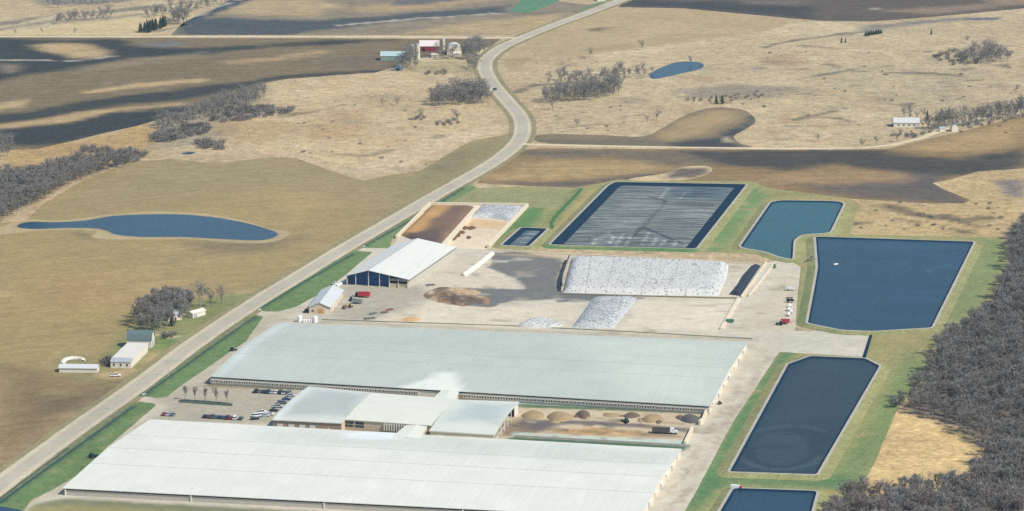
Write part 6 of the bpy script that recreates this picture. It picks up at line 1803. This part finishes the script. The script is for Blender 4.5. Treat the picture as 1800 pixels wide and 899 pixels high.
implement(1388, 526, R(0), "dark implement above the black trailer by the lagoon bank", M_black, 4)
for k, (x, y) in enumerate(((607, 496), (603, 498), (599, 500), (612, 494), (594, 503))):
    p = at2(x, y); r = empty("calf_hutch", (p[0], p[1], .03), "white calf hutch in the short row behind the workshop", "calf hutch", "calf hutches behind the workshop", rz=FA + R(50))
    mb = MB(); mb.prism([(-.75, 0), (.75, 0), (.7, 1.0), (.35, 1.4), (-.35, 1.4), (-.7, 1.0)], -1.1, 1.1); mb.build("shell", P_["white"], r)
    mb = MB(); mb.box(1.11, 1.14, -.4, .4, .03, 1.0); mb.build("opening", M_black, r)
def tyre(px, py, label, group):
    p = at2(px, py); n = 10; V, F_ = [], []
    for i in range(n):
        a = 2 * math.pi * i / n; c, s = math.cos(a), math.sin(a)
        V += [(1.0 * c, 1.0 * s, 0), (1.05 * c, 1.05 * s, .3), (.9 * c, .9 * s, .6), (.5 * c, .5 * s, .6), (.5 * c, .5 * s, 0)]
    for i in range(n):
        j = (i + 1) % n
        for k in range(4): F_.append((5 * i + k, 5 * j + k, 5 * j + k + 1, 5 * i + k + 1))
    o = link_mesh("tractor_tyre", V, F_, M_rub); o.location = (p[0], p[1], .03)
    return tag(o, label, "tyre", group)
for k in range(13):  # row of rubber tyres lying beside the shed
    t = k / 12
    tyre(717 + 58 * t + (k * 7 % 3), 494 - 52 * t + (k * 5 % 3), "round dark tyre lying along the right side of the hay shed", "tyres along the hay shed")
mb = MB()
# feed spill along the shed
mound("feed_spill", "orange strip of feed along the right side of the hay shed", "feed", W([(722, 489), (778, 441), (782, 445), (772, 460), (735, 488)]), .3, 1.5, plain_mat("spilt_feed", C(220, 184, 132), .95, .15, 1), 1.4, world=True)
# posts and signs on the road
def pole(px, py, h, label, arm=True):
    p = at2(px, py); r = empty("utility_pole", (p[0], p[1], 0), label, "pole")
    mb = MB(); mb.tube((0, 0, 0), (0, 0, h), .16, .1, 8); mb.build("shaft", M_conc, r)
    mb = MB(); mb.box(-1.0, 1.0, -.07, .07, h - .8, h - .62); mb.build("crossarm", M_conc, r)
pole(296, 662, 9, "pale utility pole in the grass strip beside the main road")
pole(206, 722, 8, "pale utility pole beside the lower drive entrance")
pole(498, 508, 8, "pale utility pole in the grass strip below the hay shed")
def culvert(px, py, label):
    p = at2(px, py); r = empty("culvert_end", (p[0], p[1], 0), label, "culvert", rz=FA + R(45))
    mb = MB()
    for k in range(10):
        a, b = math.pi * k / 10, math.pi * (k + 1) / 10
        mb.add([(-1, .6 * math.cos(a), .6 * math.sin(a)), (-1, .6 * math.cos(b), .6 * math.sin(b)), (1, .6 * math.cos(b), .6 * math.sin(b)), (1, .6 * math.cos(a), .6 * math.sin(a))], [(0, 1, 2, 3)])
    mb.build("pipe", M_grey, r)
    mb = MB(); mb.box(1.01, 1.2, -1, 1, 0, .8); mb.build("headwall", M_conc, r)
for x, y, l in ((252, 694, "pale culvert end at the lower drive into the car park"), (456, 545, "pale culvert end at the drive by the workshop"), (639, 434, "pale culvert end at the drive by the hay shed")):
    culvert(x, y, l)
# gear on the lagoons
p = at2(1426, 456, RIMZ); r = empty("pump_platform", (p[0], p[1], RIMZ), "dark pump frame on the bank between the teal and blue lagoons", "pump", rz=R(20))
mb = MB(); mb.box(-1.5, 1.5, -.8, .8, .3, .6); mb.build("deck", M_gr, r)
mb = MB(); mb.cyl((0, 0, .61), .5, 1.1, 10); mb.build("motor", M_black, r)
mb = MB(); mb.tube((-6.5, -4, -.6), (-1.5, 0, .5), .16, .16, 6); mb.tube((1.5, 0, .5), (4, 0, -.4), .16, .16, 6); mb.build("hose", M_black, r)
p = at2(1469, 465, .8); r = empty("float_raft", (p[0], p[1], .75), "small white float on the big blue lagoon", "float", rz=R(35))
mb = MB(); mb.box(-1.6, 1.6, -.5, .5, 0, .5, taper=.1); mb.build("hull", P_["white"], r)
mb = MB(); mb.box(-.4, .4, -.3, .3, .51, .9); mb.build("motor_box", M_grey, r)
p = at2(1292, 857, RIMZ); r = empty("pump_platform", (p[0], p[1], RIMZ), "white and red pump box at the corner of the lowest lagoon", "pump", rz=R(-20))
mb = MB(); mb.box(-2, 2, -.8, .8, .02, 1.2, taper=.15); mb.build("housing", P_["white"], r)
mb = MB(); mb.box(2.02, 3.2, -.5, .5, .02, .8); mb.build("motor", M_tr, r)
# ================================================================ AIR
hv = MB(); hv.box(-9400, 9400, -3900, 12400, -1.0, 430.0)
hz_o = hv.build("haze", bpy.data.materials.new("air"))
hm = hz_o.data.materials[0]; hm.use_nodes = True
hn = hm.node_tree
for n in list(hn.nodes):
    if n.type == 'BSDF_PRINCIPLED': hn.nodes.remove(n)
pv = hn.nodes.new("ShaderNodeVolumePrincipled")
pv.inputs["Color"].default_value = (.55, .80, .94, 1)
pv.inputs["Density"].default_value = HAZE
pv.inputs["Anisotropy"].default_value = .2
hn.links.new(pv.outputs[0], hn.nodes["Material Output"].inputs["Volume"])
tag(hz_o, "thin bluish air that pales the far fields", "haze", kind='stuff')
for o in bpy.data.objects:
    if o.type == 'EMPTY' and o.location.z < -400:
        bpy.data.objects.remove(o)
